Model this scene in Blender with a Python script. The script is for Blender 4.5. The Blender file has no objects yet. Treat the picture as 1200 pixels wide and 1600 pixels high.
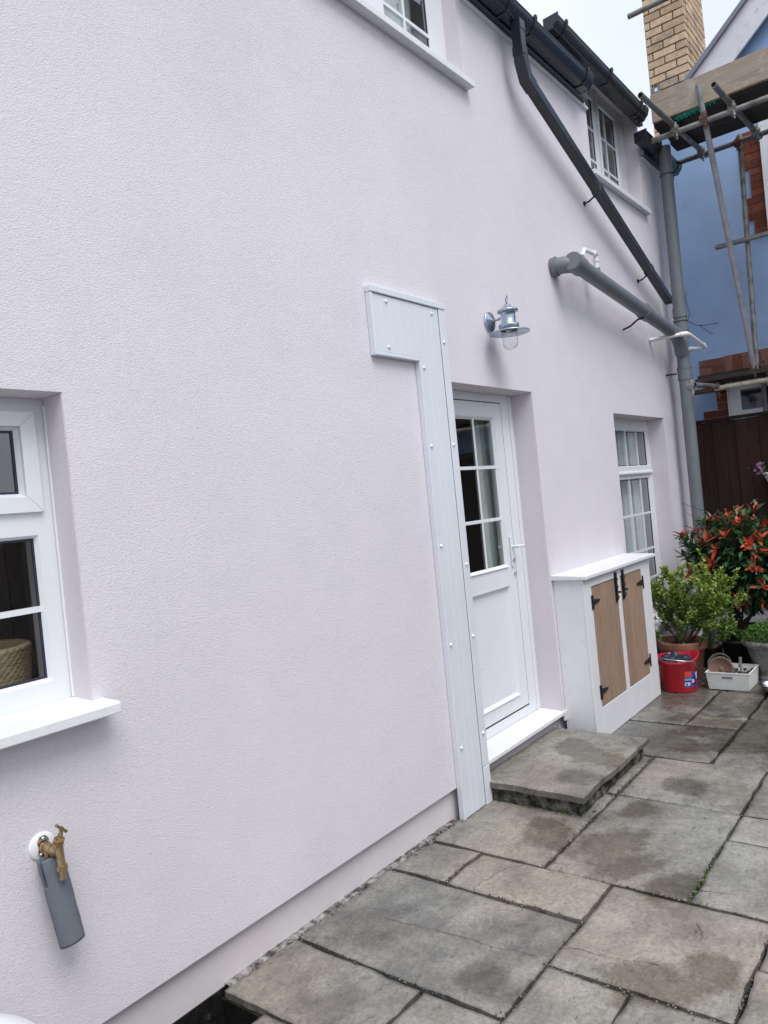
import bpy, bmesh, math, random
from mathutils import Vector, Matrix, noise
random.seed(7)
R = math.radians

# ---------------------------------------------------------------- camera, sky, sun, exposure
scn = bpy.context.scene
COL = scn.collection
cam_d = bpy.data.cameras.new('camera'); cam = bpy.data.objects.new('camera', cam_d); COL.objects.link(cam)
scn.camera = cam
cam_d.sensor_fit = 'VERTICAL'; cam_d.sensor_height = 36.0; cam_d.sensor_width = 27.0
cam_d.lens = 36.0 * 1172.57 / 1600.0
cam_d.clip_start = 0.05; cam_d.clip_end = 3000.0
YAW, PITCH, ROLL = 0.6644, -0.0087, -0.0989
_f = Vector((math.cos(PITCH) * math.cos(YAW), math.cos(PITCH) * math.sin(YAW), math.sin(PITCH)))
_r = _f.cross(Vector((0, 0, 1))).normalized(); _u = _r.cross(_f)
_r2 = _r * math.cos(ROLL) + _u * math.sin(ROLL); _u2 = -_r * math.sin(ROLL) + _u * math.cos(ROLL)
_m = Matrix((_r2, _u2, -_f)).transposed().to_4x4(); _m.translation = Vector((0, -2.15, 1.62))
cam.matrix_world = _m

SUN_EL, SUN_AZ = R(58), R(-115)          # azimuth measured from +x towards +y
world = bpy.data.worlds.new('World'); scn.world = world; world.use_nodes = True
wn = world.node_tree; wn.nodes.clear()
def wnode(t, **k):
    n = wn.nodes.new(t)
    for a, b in k.items(): setattr(n, a, b)
    return n
sky = wnode('ShaderNodeTexSky', sky_type='NISHITA'); sky.sun_disc = False
sky.sun_elevation = SUN_EL; sky.sun_rotation = math.pi / 2 - SUN_AZ
sky.air_density = 1.0; sky.dust_density = 3.0
tc = wnode('ShaderNodeTexCoord')
mp = wnode('ShaderNodeMapping'); mp.inputs['Scale'].default_value = (1.0, 1.0, 2.2)
cl = wnode('ShaderNodeTexNoise'); cl.inputs['Scale'].default_value = 1.6; cl.inputs['Detail'].default_value = 5
cr = wnode('ShaderNodeValToRGB')
cr.color_ramp.elements[0].position = 0.3; cr.color_ramp.elements[0].color = (5.3, 5.8, 6.7, 1)
cr.color_ramp.elements[1].position = 0.7; cr.color_ramp.elements[1].color = (7.7, 7.9, 8.3, 1)
mx = wnode('ShaderNodeMix', data_type='RGBA'); mx.inputs[0].default_value = 0.88
bgn = wnode('ShaderNodeBackground'); bgn.inputs['Strength'].default_value = 0.1
wo = wnode('ShaderNodeOutputWorld')
L = wn.links.new
L(tc.outputs['Generated'], mp.inputs['Vector']); L(mp.outputs['Vector'], cl.inputs['Vector'])
L(cl.outputs['Fac'], cr.inputs['Fac']); L(sky.outputs['Color'], mx.inputs[6]); L(cr.outputs['Color'], mx.inputs[7])
L(mx.outputs[2], bgn.inputs['Color']); L(bgn.outputs['Background'], wo.inputs['Surface'])

sd = bpy.data.lights.new('sun', 'SUN'); sd.energy = 1.45; sd.angle = R(36); sd.color = (1.0, 0.97, 0.95)
sun = bpy.data.objects.new('sun', sd); COL.objects.link(sun)
_sdir = Vector((math.cos(SUN_EL) * math.cos(SUN_AZ), math.cos(SUN_EL) * math.sin(SUN_AZ), math.sin(SUN_EL)))
sun.rotation_euler = _sdir.to_track_quat('Z', 'Y').to_euler()
vs = scn.view_settings
vs.view_transform = 'Standard'; vs.look = 'None'; vs.exposure = 0.73; vs.gamma = 1.0; vs.use_curve_mapping = False

# ---------------------------------------------------------------- mesh helpers
class MB:
    def __init__(s): s.v = []; s.f = []; s.t = []; s.w = []; s.sm = []
    def add(s, vs, fs, t=0.0, sm=False, w=0.0):
        b = len(s.v); s.v += [tuple(p) for p in vs]; s.f += [tuple(b + i for i in f) for f in fs]
        s.t += [t] * len(fs); s.sm += [sm] * len(fs); s.w += [w] * len(vs); return s
    def box(s, x0, x1, y0, y1, z0, z1, t=0.0, M=None):
        x0, x1 = min(x0, x1), max(x0, x1); y0, y1 = min(y0, y1), max(y0, y1); z0, z1 = min(z0, z1), max(z0, z1)
        vs = [Vector(p) for p in ((x0,y0,z0),(x1,y0,z0),(x1,y1,z0),(x0,y1,z0),(x0,y0,z1),(x1,y0,z1),(x1,y1,z1),(x0,y1,z1))]
        if M: vs = [M @ p for p in vs]
        return s.add(vs, ((0,3,2,1),(4,5,6,7),(0,1,5,4),(1,2,6,5),(2,3,7,6),(3,0,4,7)), t)
    def frame(s, x0, x1, z0, z1, w, y0, y1, t=0.0):       # rectangular ring in the xz plane
        s.box(x0, x1, y0, y1, z0, z0 + w, t); s.box(x0, x1, y0, y1, z1 - w, z1, t)
        s.box(x0, x0 + w, y0, y1, z0 + w, z1 - w, t); s.box(x1 - w, x1, y0, y1, z0 + w, z1 - w, t); return s
    def tube(s, pts, r, n=14, cap=True, t=0.0, hollow=0.0):
        P = [Vector(p) for p in pts]; k = len(P)
        rr = r if isinstance(r, (list, tuple)) else [r] * k
        d0 = (P[1] - P[0]).normalized()
        u = d0.cross(Vector((0, 0, 1)))
        if u.length < 1e-3: u = d0.cross(Vector((0, 1, 0)))
        u.normalize(); vs = []
        for i in range(k):
            if i == 0: d = (P[1] - P[0])
            elif i == k - 1: d = (P[-1] - P[-2])
            else: d = (P[i+1] - P[i]).normalized() + (P[i] - P[i-1]).normalized()
            d.normalize(); u = (u - d * u.dot(d)).normalized(); w = d.cross(u)
            sc = 1.0
            if 0 < i < k - 1: sc = 1.0 / max(0.5, math.sqrt(max(0.01, (1 + (P[i+1]-P[i]).normalized().dot((P[i]-P[i-1]).normalized())) / 2)))
            for j in range(n):
                a = 2 * math.pi * j / n
                vs.append(P[i] + (u * math.cos(a) + w * math.sin(a)) * rr[i])
        fs = [(i*n+j, i*n+(j+1)%n, (i+1)*n+(j+1)%n, (i+1)*n+j) for i in range(k-1) for j in range(n)]
        s.add(vs, fs, t, True)
        if cap:
            if hollow:
                for e, q, sg in ((0, P[0], 1), (k-1, P[-1], -1)):
                    d = ((P[1]-P[0]) if e == 0 else (P[-1]-P[-2])).normalized() * sg
                    o = [vs[e*n+j] for j in range(n)]
                    inn = [q + (p - q) * hollow for p in o]; deep = [p + d * 0.05 for p in inn]
                    s.add(o + inn, [(j, (j+1) % n, n+(j+1) % n, n+j) for j in range(n)], t)
                    s.add(inn + deep, [(j, (j+1) % n, n+(j+1) % n, n+j) for j in range(n)], t + 1)
                    s.add(deep, [tuple(range(n))], t + 1)
            else:
                s.add(vs[:n], [tuple(range(n))[::-1]], t); s.add(vs[-n:], [tuple(range(n))], t)
        return s
    def mitre(s, o, i, y0, y1, t=0.0):
        O = [(o[0], o[2]), (o[1], o[2]), (o[1], o[3]), (o[0], o[3])]; I = [(i[0], i[2]), (i[1], i[2]), (i[1], i[3]), (i[0], i[3])]
        for k in range(4): s.prism([O[k], O[(k+1) % 4], I[(k+1) % 4], I[k]], 'y', y0, y1, t)
        return s
    def lathe(s, prof, M=None, n=28, t=0.0, mod=None):
        vs = []
        for (r, z) in prof:
            for j in range(n):
                a = 2 * math.pi * j / n
                q = r * (mod(a, z) if mod else 1.0)
                p = Vector((q * math.cos(a), q * math.sin(a), z)); vs.append(M @ p if M else p)
        k = len(prof)
        fs = [(i*n+j, i*n+(j+1)%n, (i+1)*n+(j+1)%n, (i+1)*n+j) for i in range(k-1) for j in range(n)]
        return s.add(vs, fs, t, True)
    def prism(s, poly, axis, a0, a1, t=0.0, M=None):      # poly in the two other axes, extruded along axis
        def P(p, a):
            v = Vector({'x': (a, p[0], p[1]), 'y': (p[0], a, p[1]), 'z': (p[0], p[1], a)}[axis]); return M @ v if M else v
        n = len(poly)
        vs = [P(p, a0) for p in poly] + [P(p, a1) for p in poly]
        fs = [tuple(range(n))[::-1], tuple(range(n, 2*n))] + [(i, (i+1) % n, n+(i+1) % n, n+i) for i in range(n)]
        return s.add(vs, fs, t)
    def leaf(s, p, d, up, ln, wd, t, droop=0.15, fold=0.18):
        d = d.normalized(); sd_ = d.cross(up)
        if sd_.length < 1e-3: sd_ = d.cross(Vector((1, 0, 0)))
        sd_.normalize(); nn = sd_.cross(d).normalized()
        c1 = p + d * ln * .3 - nn * wd * fold; c2 = p + d * ln * .65 - nn * (wd * fold + ln * droop * .4); tip = p + d * ln - nn * ln * droop
        l1 = p + d * ln * .32 + sd_ * wd * .46; r1 = p + d * ln * .32 - sd_ * wd * .46
        l2 = p + d * ln * .68 + sd_ * wd * .38 - nn * ln * droop * .4; r2 = p + d * ln * .68 - sd_ * wd * .38 - nn * ln * droop * .4
        return s.add((p, l1, c1, r1, l2, c2, r2, tip), ((0,2,1),(0,3,2),(1,2,5,4),(2,3,6,5),(4,5,7),(5,6,7)), t, True)
    def build(s, name, mat, parent=None, bevel=0.0, seg=2, loc=None):
        me = bpy.data.meshes.new(name)
        o = Vector(loc) if loc else Vector((0, 0, 0))
        me.from_pydata([tuple(Vector(p) - o) for p in s.v], [], s.f)
        a = me.attributes.new('tint', 'FLOAT', 'FACE'); a.data.foreach_set('value', s.t)
        if any(s.w):
            b = me.attributes.new('wet', 'FLOAT', 'POINT'); b.data.foreach_set('value', s.w)
        me.polygons.foreach_set('use_smooth', s.sm)
        me.materials.append(mat); me.update()
        ob = bpy.data.objects.new(name, me); COL.objects.link(ob)
        if loc: ob.location = o
        bm = bmesh.new(); bm.from_mesh(me); bmesh.ops.recalc_face_normals(bm, faces=bm.faces); bm.to_mesh(me); bm.free()
        if parent is not None:
            ob.parent = parent
            pm = parent.get('_w'); 
            ob.location = o - PW(parent)
        if bevel:
            m = ob.modifiers.new('bevel', 'BEVEL'); m.width = bevel; m.segments = seg; m.limit_method = 'ANGLE'; m.angle_limit = R(40)
            m.harden_normals = False
        return ob
def comps(mb):
    """split a mesh builder into its loose pieces"""
    par = list(range(len(mb.v)))
    def find(a):
        while par[a] != a: par[a] = par[par[a]]; a = par[a]
        return a
    for f in mb.f:
        r0 = find(f[0])
        for i in f[1:]: par[find(i)] = r0
    groups = {}
    for k, f in enumerate(mb.f): groups.setdefault(find(f[0]), []).append(k)
    out = []
    for ks in groups.values():
        m = MB(); mp_ = {}
        for k in ks:
            fc = []
            for i in mb.f[k]:
                if i not in mp_: mp_[i] = len(m.v); m.v.append(mb.v[i]); m.w.append(mb.w[i])
                fc.append(mp_[i])
            m.f.append(tuple(fc)); m.t.append(mb.t[k]); m.sm.append(mb.sm[k])
        out.append(m)
    return out
def build_each(mb, name, mat, parent, **k): return [m.build(name, mat, parent, **k) for m in comps(mb)]
def PW(o):
    w = Vector(o.location)
    while o.parent: o = o.parent; w += Vector(o.location)
    return w
def tag(o, label=None, cat=None, group=None, kind=None):
    if label: o['label'] = label
    if cat: o['category'] = cat
    if group: o['group'] = group
    if kind: o['kind'] = kind
    return o
def thing(name, loc, label, cat, group=None):
    o = bpy.data.objects.new(name, None); COL.objects.link(o); o.location = loc; o.empty_display_size = .1
    return tag(o, label, cat, group)

# ---------------------------------------------------------------- materials
def newmat(name):
    m = bpy.data.materials.new(name); m.use_nodes = True; nt = m.node_tree
    b = nt.nodes['Principled BSDF']; return m, nt, b
def nd(nt, t, inp=None, **k):
    n = nt.nodes.new(t)
    for a, v in k.items(): setattr(n, a, v)
    if inp:
        for a, v in inp.items(): n.inputs[a].default_value = v
    return n
def ramp(nt, stops):
    n = nt.nodes.new('ShaderNodeValToRGB'); e = n.color_ramp.elements
    while len(e) < len(stops): e.new(0.5)
    for i, (p, c) in enumerate(stops): e[i].position = p; e[i].color = (*c, 1) if len(c) == 3 else c
    return n
def objcoord(nt, scale=(1, 1, 1)):
    t = nd(nt, 'ShaderNodeNewGeometry'); m = nd(nt, 'ShaderNodeMapping'); m.inputs['Scale'].default_value = scale
    nt.links.new(t.outputs['Position'], m.inputs['Vector']); return m.outputs['Vector']
def noisetex(nt, scale, detail=3, rough=.5, vec=None, sc=(1, 1, 1)):
    n = nd(nt, 'ShaderNodeTexNoise', {'Scale': scale, 'Detail': detail, 'Roughness': rough})
    nt.links.new(vec if vec else objcoord(nt, sc), n.inputs['Vector']); return n
def bump(nt, b, h, strength=.5, dist=.002, prev=None):
    n = nd(nt, 'ShaderNodeBump', {'Strength': strength, 'Distance': dist})
    nt.links.new(h, n.inputs['Height'])
    if prev: nt.links.new(prev.outputs['Normal'], n.inputs['Normal'])
    nt.links.new(n.outputs['Normal'], b.inputs['Normal']); return n
def mixc(nt, fac, a, c, bt='MIX'):
    n = nd(nt, 'ShaderNodeMix', data_type='RGBA', blend_type=bt)
    for s, v in ((0, fac), (6, a), (7, c)):
        if hasattr(v, 'links'): nt.links.new(v, n.inputs[s])
        elif s == 0: n.inputs[0].default_value = v
        else: n.inputs[s].default_value = (*v, 1)
    return n.outputs[2]
def math_(nt, op, a, b=None, clamp=False):
    n = nd(nt, 'ShaderNodeMath', operation=op); n.use_clamp = clamp
    for i, v in enumerate((a, b)):
        if v is None: continue
        if hasattr(v, 'links'): nt.links.new(v, n.inputs[i])
        else: n.inputs[i].default_value = v
    return n.outputs[0]
def attr(nt, name='tint'):
    return nd(nt, 'ShaderNodeAttribute', attribute_name=name).outputs['Fac']

def plain(name, col, rough=.45, metal=0.0, var=.06, vscale=6, bs=0.0, bscale=60, bd=.001, dirt=None, dirtamt=.0, dscale=9, spec=.5, coat=0.0, sc=(1,1,1)):
    m, nt, b = newmat(name)
    n = noisetex(nt, vscale, 4, .6, sc=sc)
    lo = tuple(c * (1 - var) for c in col); hi = tuple(min(1, c * (1 + var)) for c in col)
    r = ramp(nt, [(.3, lo), (.7, hi)]); nt.links.new(n.outputs['Fac'], r.inputs['Fac']); c = r.outputs['Color']
    if dirt:
        n2 = noisetex(nt, dscale, 6, .65, sc=sc); r2 = ramp(nt, [(1 - dirtamt - .12 if dirtamt < .5 else .4, (0,0,0)), (1 - dirtamt * .6, (1,1,1))])
        r2.color_ramp.elements[0].position = .62 - dirtamt * .5; r2.color_ramp.elements[1].position = .78 - dirtamt * .4
        nt.links.new(n2.outputs['Fac'], r2.inputs['Fac']); c = mixc(nt, r2.outputs['Color'], c, dirt)
    nt.links.new(c, b.inputs['Base Color'])
    b.inputs['Roughness'].default_value = rough; b.inputs['Metallic'].default_value = metal
    b.inputs['Specular IOR Level'].default_value = spec; b.inputs['Coat Weight'].default_value = coat
    rn = noisetex(nt, vscale * 5, 3); 
    rr = math_(nt, 'MULTIPLY_ADD', rn.outputs['Fac'], .25); rr.node.inputs[2].default_value = rough - .12; nt.links.new(rr, b.inputs['Roughness'])
    if bs:
        n3 = noisetex(nt, bscale, 4, .6, sc=sc); bump(nt, b, n3.outputs['Fac'], bs, bd)
    return m

def render_mat(name, col, coarse=1.0):
    m, nt, b = newmat(name)
    v0 = objcoord(nt, (1, 1, 1.7)); rot = nd(nt, 'ShaderNodeMapping'); rot.inputs['Rotation'].default_value = (.61, .83, .37); nt.links.new(v0, rot.inputs['Vector']); v = rot.outputs['Vector']
    wob = noisetex(nt, 22, 2, .5)
    n1 = nd(nt, 'ShaderNodeTexNoise', {'Scale': 120, 'Detail': 3.0, 'Roughness': .6, 'Distortion': .4}); nt.links.new(v, n1.inputs['Vector'])
    n2 = nd(nt, 'ShaderNodeTexVoronoi', {'Scale': 150, 'Randomness': 1.0}); nt.links.new(v, n2.inputs['Vector'])
    big = noisetex(nt, .9, 4, .6); mid = noisetex(nt, 4.5, 4, .6)
    h = math_(nt, 'ADD', n1.outputs['Fac'], math_(nt, 'MULTIPLY', n2.outputs['Distance'], .45))
    bump1 = bump(nt, b, wob.outputs['Fac'], .25, .004)
    bump(nt, b, h, .52 * coarse, .0048, bump1)
    r = ramp(nt, [(.3, tuple(c * .955 for c in col)), (.7, tuple(min(1, c * 1.03) for c in col))]); nt.links.new(big.outputs['Fac'], r.inputs['Fac'])
    r2 = ramp(nt, [(.35, (.965, .97, .975)), (.65, (1, 1, 1))]); nt.links.new(mid.outputs['Fac'], r2.inputs['Fac'])
    c = mixc(nt, 1.0, r.outputs['Color'], r2.outputs['Color'], 'MULTIPLY')
    # fine grain: low parts of the noise get a slightly darker colour
    r3 = ramp(nt, [(.33, (.91, .91, .92)), (.52, (1, 1, 1))]); nt.links.new(n1.outputs['Fac'], r3.inputs['Fac'])
    c = mixc(nt, 1.0, c, r3.outputs['Color'], 'MULTIPLY')
    nt.links.new(c, b.inputs['Base Color']); b.inputs['Roughness'].default_value = .9; b.inputs['Specular IOR Level'].default_value = .2
    return m
M_render = render_mat('pink_render', (.722, .690, .738), .75)
M_reveal = render_mat('smooth_pink_render', (.70, .65, .685), .15)
M_plinth = plain('plinth_render', (.66, .62, .655), .85, var=.05, vscale=3, bs=.3, bscale=70, bd=.002, spec=.2)
M_upvc = plain('white_upvc', (.74, .765, .80), .32, var=.02, vscale=3, dirt=(.70, .71, .72), dirtamt=.03, dscale=5)
M_sill = plain('white_sill', (.75, .765, .80), .4, var=.03, vscale=8, bs=.05, bscale=40, bd=.0006, dirt=(.62, .62, .61), dirtamt=.05, dscale=22)
M_clad = plain('cladding_plastic', (.69, .725, .78), .36, var=.03, vscale=2.0)
M_seal = plain('dark_gasket', (.02, .022, .045), .5)
M_black = plain('black_gutter_plastic', (.020, .025, .034), .24, var=.12, vscale=3)
M_iron = plain('black_iron', (.015, .015, .018), .5, bs=.2, bscale=120, bd=.0006)
M_soil = plain('grey_soil_pipe', (.165, .182, .20), .42, var=.05, vscale=4, dirt=(.13, .14, .15), dirtamt=.1, dscale=5)
M_lag = plain('grey_foam_lagging', (.135, .155, .18), .85, var=.07, vscale=30, bs=.25, bscale=160, bd=.001, spec=.2)
M_whitepipe = plain('white_waste_pipe', (.80, .81, .82), .35, var=.03)
M_curt = plain('net_curtain', (.78, .82, .82), .9, var=.1, vscale=20)
M_room = plain('interior_plaster', (.46, .44, .44), .9, var=.1)
M_brass = plain('worn_brass', (.46, .34, .19), .36, .85, var=.3, vscale=60, dirt=(.14, .09, .05), dirtamt=.2, dscale=90, bs=.1, bscale=150, bd=.0006)
M_tube = plain('galvanised_scaffold_tube', (.27, .27, .26), .5, .55, var=.2, vscale=14, dirt=(.16, .12, .09), dirtamt=.3, dscale=9, bs=.1, bscale=90)
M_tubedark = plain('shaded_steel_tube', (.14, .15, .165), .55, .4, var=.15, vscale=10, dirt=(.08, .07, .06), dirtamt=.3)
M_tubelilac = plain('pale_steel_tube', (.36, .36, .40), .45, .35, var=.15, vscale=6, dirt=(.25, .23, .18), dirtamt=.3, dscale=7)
M_tubepaint = plain('paint_spattered_tube', (.42, .39, .31), .6, .1, var=.2, vscale=16, dirt=(.20, .10, .06), dirtamt=.2, dscale=22)
M_rust = plain('rusty_coupler', (.13, .07, .055), .7, .5, var=.35, vscale=70, bs=.4, bscale=120, bd=.002)
M_blue = plain('blue_masonry_paint', (.31, .44, .66), .8, var=.14, vscale=1.4, bs=.3, bscale=30, bd=.003, dirt=(.27, .32, .40), dirtamt=.06, dscale=2.2, spec=.25)
M_lilacwall = plain('lilac_painted_wall', (.40, .41, .46), .85, var=.08, vscale=4, bs=.3, bscale=40, bd=.003, dirt=(.15, .17, .15), dirtamt=.15, dscale=7, spec=.2)
M_slate = plain('grey_slate', (.12, .125, .145), .6, var=.2, vscale=8, bs=.2)
M_verge = plain('verge_grey', (.21, .22, .28), .6, var=.08)
M_whiteboard = plain('white_bargeboard', (.74, .74, .79), .5, var=.04, vscale=5, dirt=(.5, .5, .5), dirtamt=.1, dscale=12)
M_green_net = plain('green_netting_cloth', (.02, .33, .23), .8, var=.3, vscale=40, bs=.4, bscale=80)
M_white = plain('white_paint', (.74, .75, .79), .45, var=.03, vscale=6, bs=.12, bscale=25, bd=.001, dirt=(.66, .66, .65), dirtamt=.05, dscale=15)
M_basketpl = plain('white_basket_plastic', (.72, .74, .73), .4, var=.05, vscale=20, bs=.3, bscale=90, bd=.001)
M_red = plain('red_plastic', (.50, .012, .03), .3, var=.08, vscale=8, coat=.2)
M_terra = plain('terracotta', (.27, .115, .07), .75, var=.2, vscale=14, bs=.2, bscale=70, dirt=(.18, .15, .12), dirtamt=.2, dscale=12)
M_blackpot = plain('black_plastic_pot', (.018, .018, .02), .5, var=.2)
M_brownpot = plain('brown_glazed_pot', (.05, .032, .025), .35, var=.3, vscale=10)
M_urn = plain('grey_stone_urn', (.22, .215, .21), .85, var=.15, vscale=12, bs=.4, bscale=90, bd=.002, dirt=(.10, .105, .08), dirtamt=.3, dscale=10)
M_steel = plain('stainless_steel', (.55, .55, .55), .22, 1.0, var=.1)
M_galv = plain('galvanised_lamp_steel', (.42, .48, .56), .3, .85, var=.22, vscale=45, dirt=(.30, .35, .42), dirtamt=.25, dscale=60, bs=.06, bscale=60)
M_soilm = plain('compost', (.025, .018, .012), .95, var=.4, vscale=80, bs=.8, bscale=120, bd=.006)
M_cloth = plain('dark_blue_bag', (.02, .03, .05), .35, var=.4, vscale=20, bs=.3, bscale=30, bd=.006)
M_stem = plain('bark_stem', (.07, .05, .035), .85, var=.3, vscale=40)
M_saucer = plain('brown_coir', (.17, .10, .085), .85, var=.25, vscale=40, bs=.4, bscale=90)

def brickmat(name, lo, hi, soot=None, sootz=0, bscale=90):
    m, nt, b = newmat(name)
    r = ramp(nt, [(0, lo), (1, hi)]); nt.links.new(attr(nt), r.inputs['Fac'])
    n = noisetex(nt, 30, 5, .65); r2 = ramp(nt, [(.3, (.72, .72, .72)), (.7, (1.1, 1.1, 1.1))]); nt.links.new(n.outputs['Fac'], r2.inputs['Fac'])
    c = mixc(nt, 1.0, r.outputs['Color'], r2.outputs['Color'], 'MULTIPLY')
    if soot:
        g = noisetex(nt, 3.2, 4, .6); r3 = ramp(nt, [(.54, (0,0,0)), (.64, (.8,.8,.8))]); nt.links.new(g.outputs['Fac'], r3.inputs['Fac'])
        c = mixc(nt, r3.outputs['Color'], c, soot)
    nt.links.new(c, b.inputs['Base Color']); b.inputs['Roughness'].default_value = .88; b.inputs['Specular IOR Level'].default_value = .25
    n2 = noisetex(nt, bscale, 4, .6); bump(nt, b, n2.outputs['Fac'], .4, .004)
    return m
M_buff = brickmat('buff_brick', (.52, .37, .24), (.70, .54, .37), (.30, .25, .21))
M_redbrick = brickmat('red_brick', (.13, .035, .022), (.24, .07, .042))
M_redflaky = brickmat('flaking_red_brick', (.17, .065, .045), (.27, .13, .10), (.38, .29, .27))
M_mortar = plain('mortar', (.17, .12, .085), .95, var=.15, vscale=30, bs=.4, bscale=80)
M_mortar2 = plain('pink_mortar', (.26, .15, .12), .95, var=.2, vscale=30, bs=.4, bscale=80)

def woodmat(name, lo, hi, sc, rough=.6, stain=None, bumpd=.001):
    m, nt, b = newmat(name)
    v = objcoord(nt, sc)
    n = nd(nt, 'ShaderNodeTexNoise', {'Scale': 3, 'Detail': 6, 'Roughness': .65, 'Distortion': 1.2}); nt.links.new(v, n.inputs['Vector'])
    r = ramp(nt, [(.3, lo), (.7, hi)]); nt.links.new(n.outputs['Fac'], r.inputs['Fac'])
    t = ramp(nt, [(0, (.8, .8, .8)), (1, (1.15, 1.15, 1.15))]); nt.links.new(attr(nt), t.inputs['Fac'])
    c = mixc(nt, 1.0, r.outputs['Color'], t.outputs['Color'], 'MULTIPLY')
    if stain:
        g = noisetex(nt, 7, 5, .7); r3 = ramp(nt, [(.55, (0,0,0)), (.72, (.7,.7,.7))]); nt.links.new(g.outputs['Fac'], r3.inputs['Fac'])
        c = mixc(nt, r3.outputs['Color'], c, stain)
    nt.links.new(c, b.inputs['Base Color']); b.inputs['Roughness'].default_value = rough; b.inputs['Specular IOR Level'].default_value = .3
    bump(nt, b, n.outputs['Fac'], .4, bumpd)
    return m
M_oak = woodmat('pale_oak_board', (.27, .18, .13), (.40, .29, .215), (14, 14, 1.6), .55)
M_fence = woodmat('dark_fence_timber', (.016, .007, .006), (.040, .018, .013), (12, 12, 1.2), .8, bumpd=.003)
M_toe = woodmat('weathered_board', (.28, .22, .17), (.43, .36, .29), (8, 1.2, 14), .8, (.52, .48, .43), .003)
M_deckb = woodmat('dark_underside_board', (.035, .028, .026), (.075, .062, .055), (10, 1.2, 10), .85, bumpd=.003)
M_wicker = woodmat('wicker', (.38, .26, .14), (.85, .68, .46), (6, 6, 60), .8, bumpd=.004)

def leafmat(name, stops, rough=.4, trans=.15):
    m, nt, b = newmat(name)
    r = ramp(nt, stops); nt.links.new(attr(nt), r.inputs['Fac'])
    n = noisetex(nt, 25, 3); r2 = ramp(nt, [(.3, (.75, .75, .75)), (.7, (1.15, 1.15, 1.15))]); nt.links.new(n.outputs['Fac'], r2.inputs['Fac'])
    c = mixc(nt, 1.0, r.outputs['Color'], r2.outputs['Color'], 'MULTIPLY')
    nt.links.new(c, b.inputs['Base Color']); b.inputs['Roughness'].default_value = rough
    tr = nd(nt, 'ShaderNodeBsdfTranslucent'); nt.links.new(c, tr.inputs['Color'])
    ms = nd(nt, 'ShaderNodeMixShader', {0: trans}); out = nt.nodes['Material Output']
    nt.links.new(b.outputs[0], ms.inputs[1]); nt.links.new(tr.outputs[0], ms.inputs[2]); nt.links.new(ms.outputs[0], out.inputs['Surface'])
    return m
M_photleaf = leafmat('glossy_green_leaf', [(0, (.015, .045, .02)), (1, (.07, .16, .06))], .28, .08)
M_redleaf = leafmat('young_red_leaf', [(0, (.38, .04, .025)), (.6, (.66, .085, .045)), (1, (.70, .19, .08))], .38, .2)
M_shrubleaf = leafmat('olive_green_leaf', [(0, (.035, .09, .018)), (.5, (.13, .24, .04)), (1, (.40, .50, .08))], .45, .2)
M_herbleaf = leafmat('bright_green_leaf', [(0, (.03, .09, .015)), (1, (.14, .29, .04))], .5, .25)
M_fernleaf = leafmat('ferny_green_leaf', [(0, (.02, .06, .02)), (1, (.09, .19, .06))], .5, .2)
M_pink = leafmat('pink_petal', [(0, (.35, .10, .30)), (1, (.55, .30, .50))], .6, .2)
M_dryleaf = leafmat('fallen_leaf', [(0, (.30, .28, .10)), (1, (.45, .42, .18))], .6, .1)

def glassmat(name, tint=(.93, .96, .95), f0=.09, power=4.0):
    m, nt, b = newmat(name); nt.nodes.remove(b)
    lw = nd(nt, 'ShaderNodeLayerWeight', {'Blend': .5}); p = math_(nt, 'POWER', lw.outputs['Facing'], power)
    f = math_(nt, 'MULTIPLY_ADD', p, 1 - f0); f.node.inputs[2].default_value = f0
    t = nd(nt, 'ShaderNodeBsdfTransparent', {'Color': (*tint, 1)})
    g = nd(nt, 'ShaderNodeBsdfGlossy', {'Roughness': 0.0, 'Color': (.95, .97, 1, 1)}); ms = nd(nt, 'ShaderNodeMixShader')
    nt.links.new(f, ms.inputs[0]); nt.links.new(t.outputs[0], ms.inputs[1]); nt.links.new(g.outputs[0], ms.inputs[2])
    nt.links.new(ms.outputs[0], nt.nodes['Material Output'].inputs['Surface'])
    n = noisetex(nt, 1.3, 2); bp = nd(nt, 'ShaderNodeBump', {'Strength': .25, 'Distance': .004}); nt.links.new(n.outputs['Fac'], bp.inputs['Height'])
    nt.links.new(bp.outputs['Normal'], g.inputs['Normal'])
    return m
M_glass = glassmat('window_glass', (.84, .88, .87), .15)
M_lampglass = glassmat('lamp_glass', (.95, .96, .97), .06, 2.5)

# flagstone material: riven sandstone, tone per slab, damp patches
CRACKS = [(2.215,-.20,2.266,-.523),(2.266,-.523,2.262,-.682),(2.262,-.682,2.29,-.84),(2.369,-.91,2.407,-1.054),(2.407,-1.054,2.431,-1.21),(2.572,-.40,2.744,-.43),(2.744,-.43,2.86,-.50),(2.095,-.745,2.035,-.816),(2.035,-.816,2.0,-.875),(2.75,-1.25,2.64,-1.302),(2.97,-1.20,2.99,-1.32),(5.05,-.35,5.5,-.45),(4.5,-.3,4.62,-.75),(4.80,-.93,4.9,-1.15)]

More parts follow.
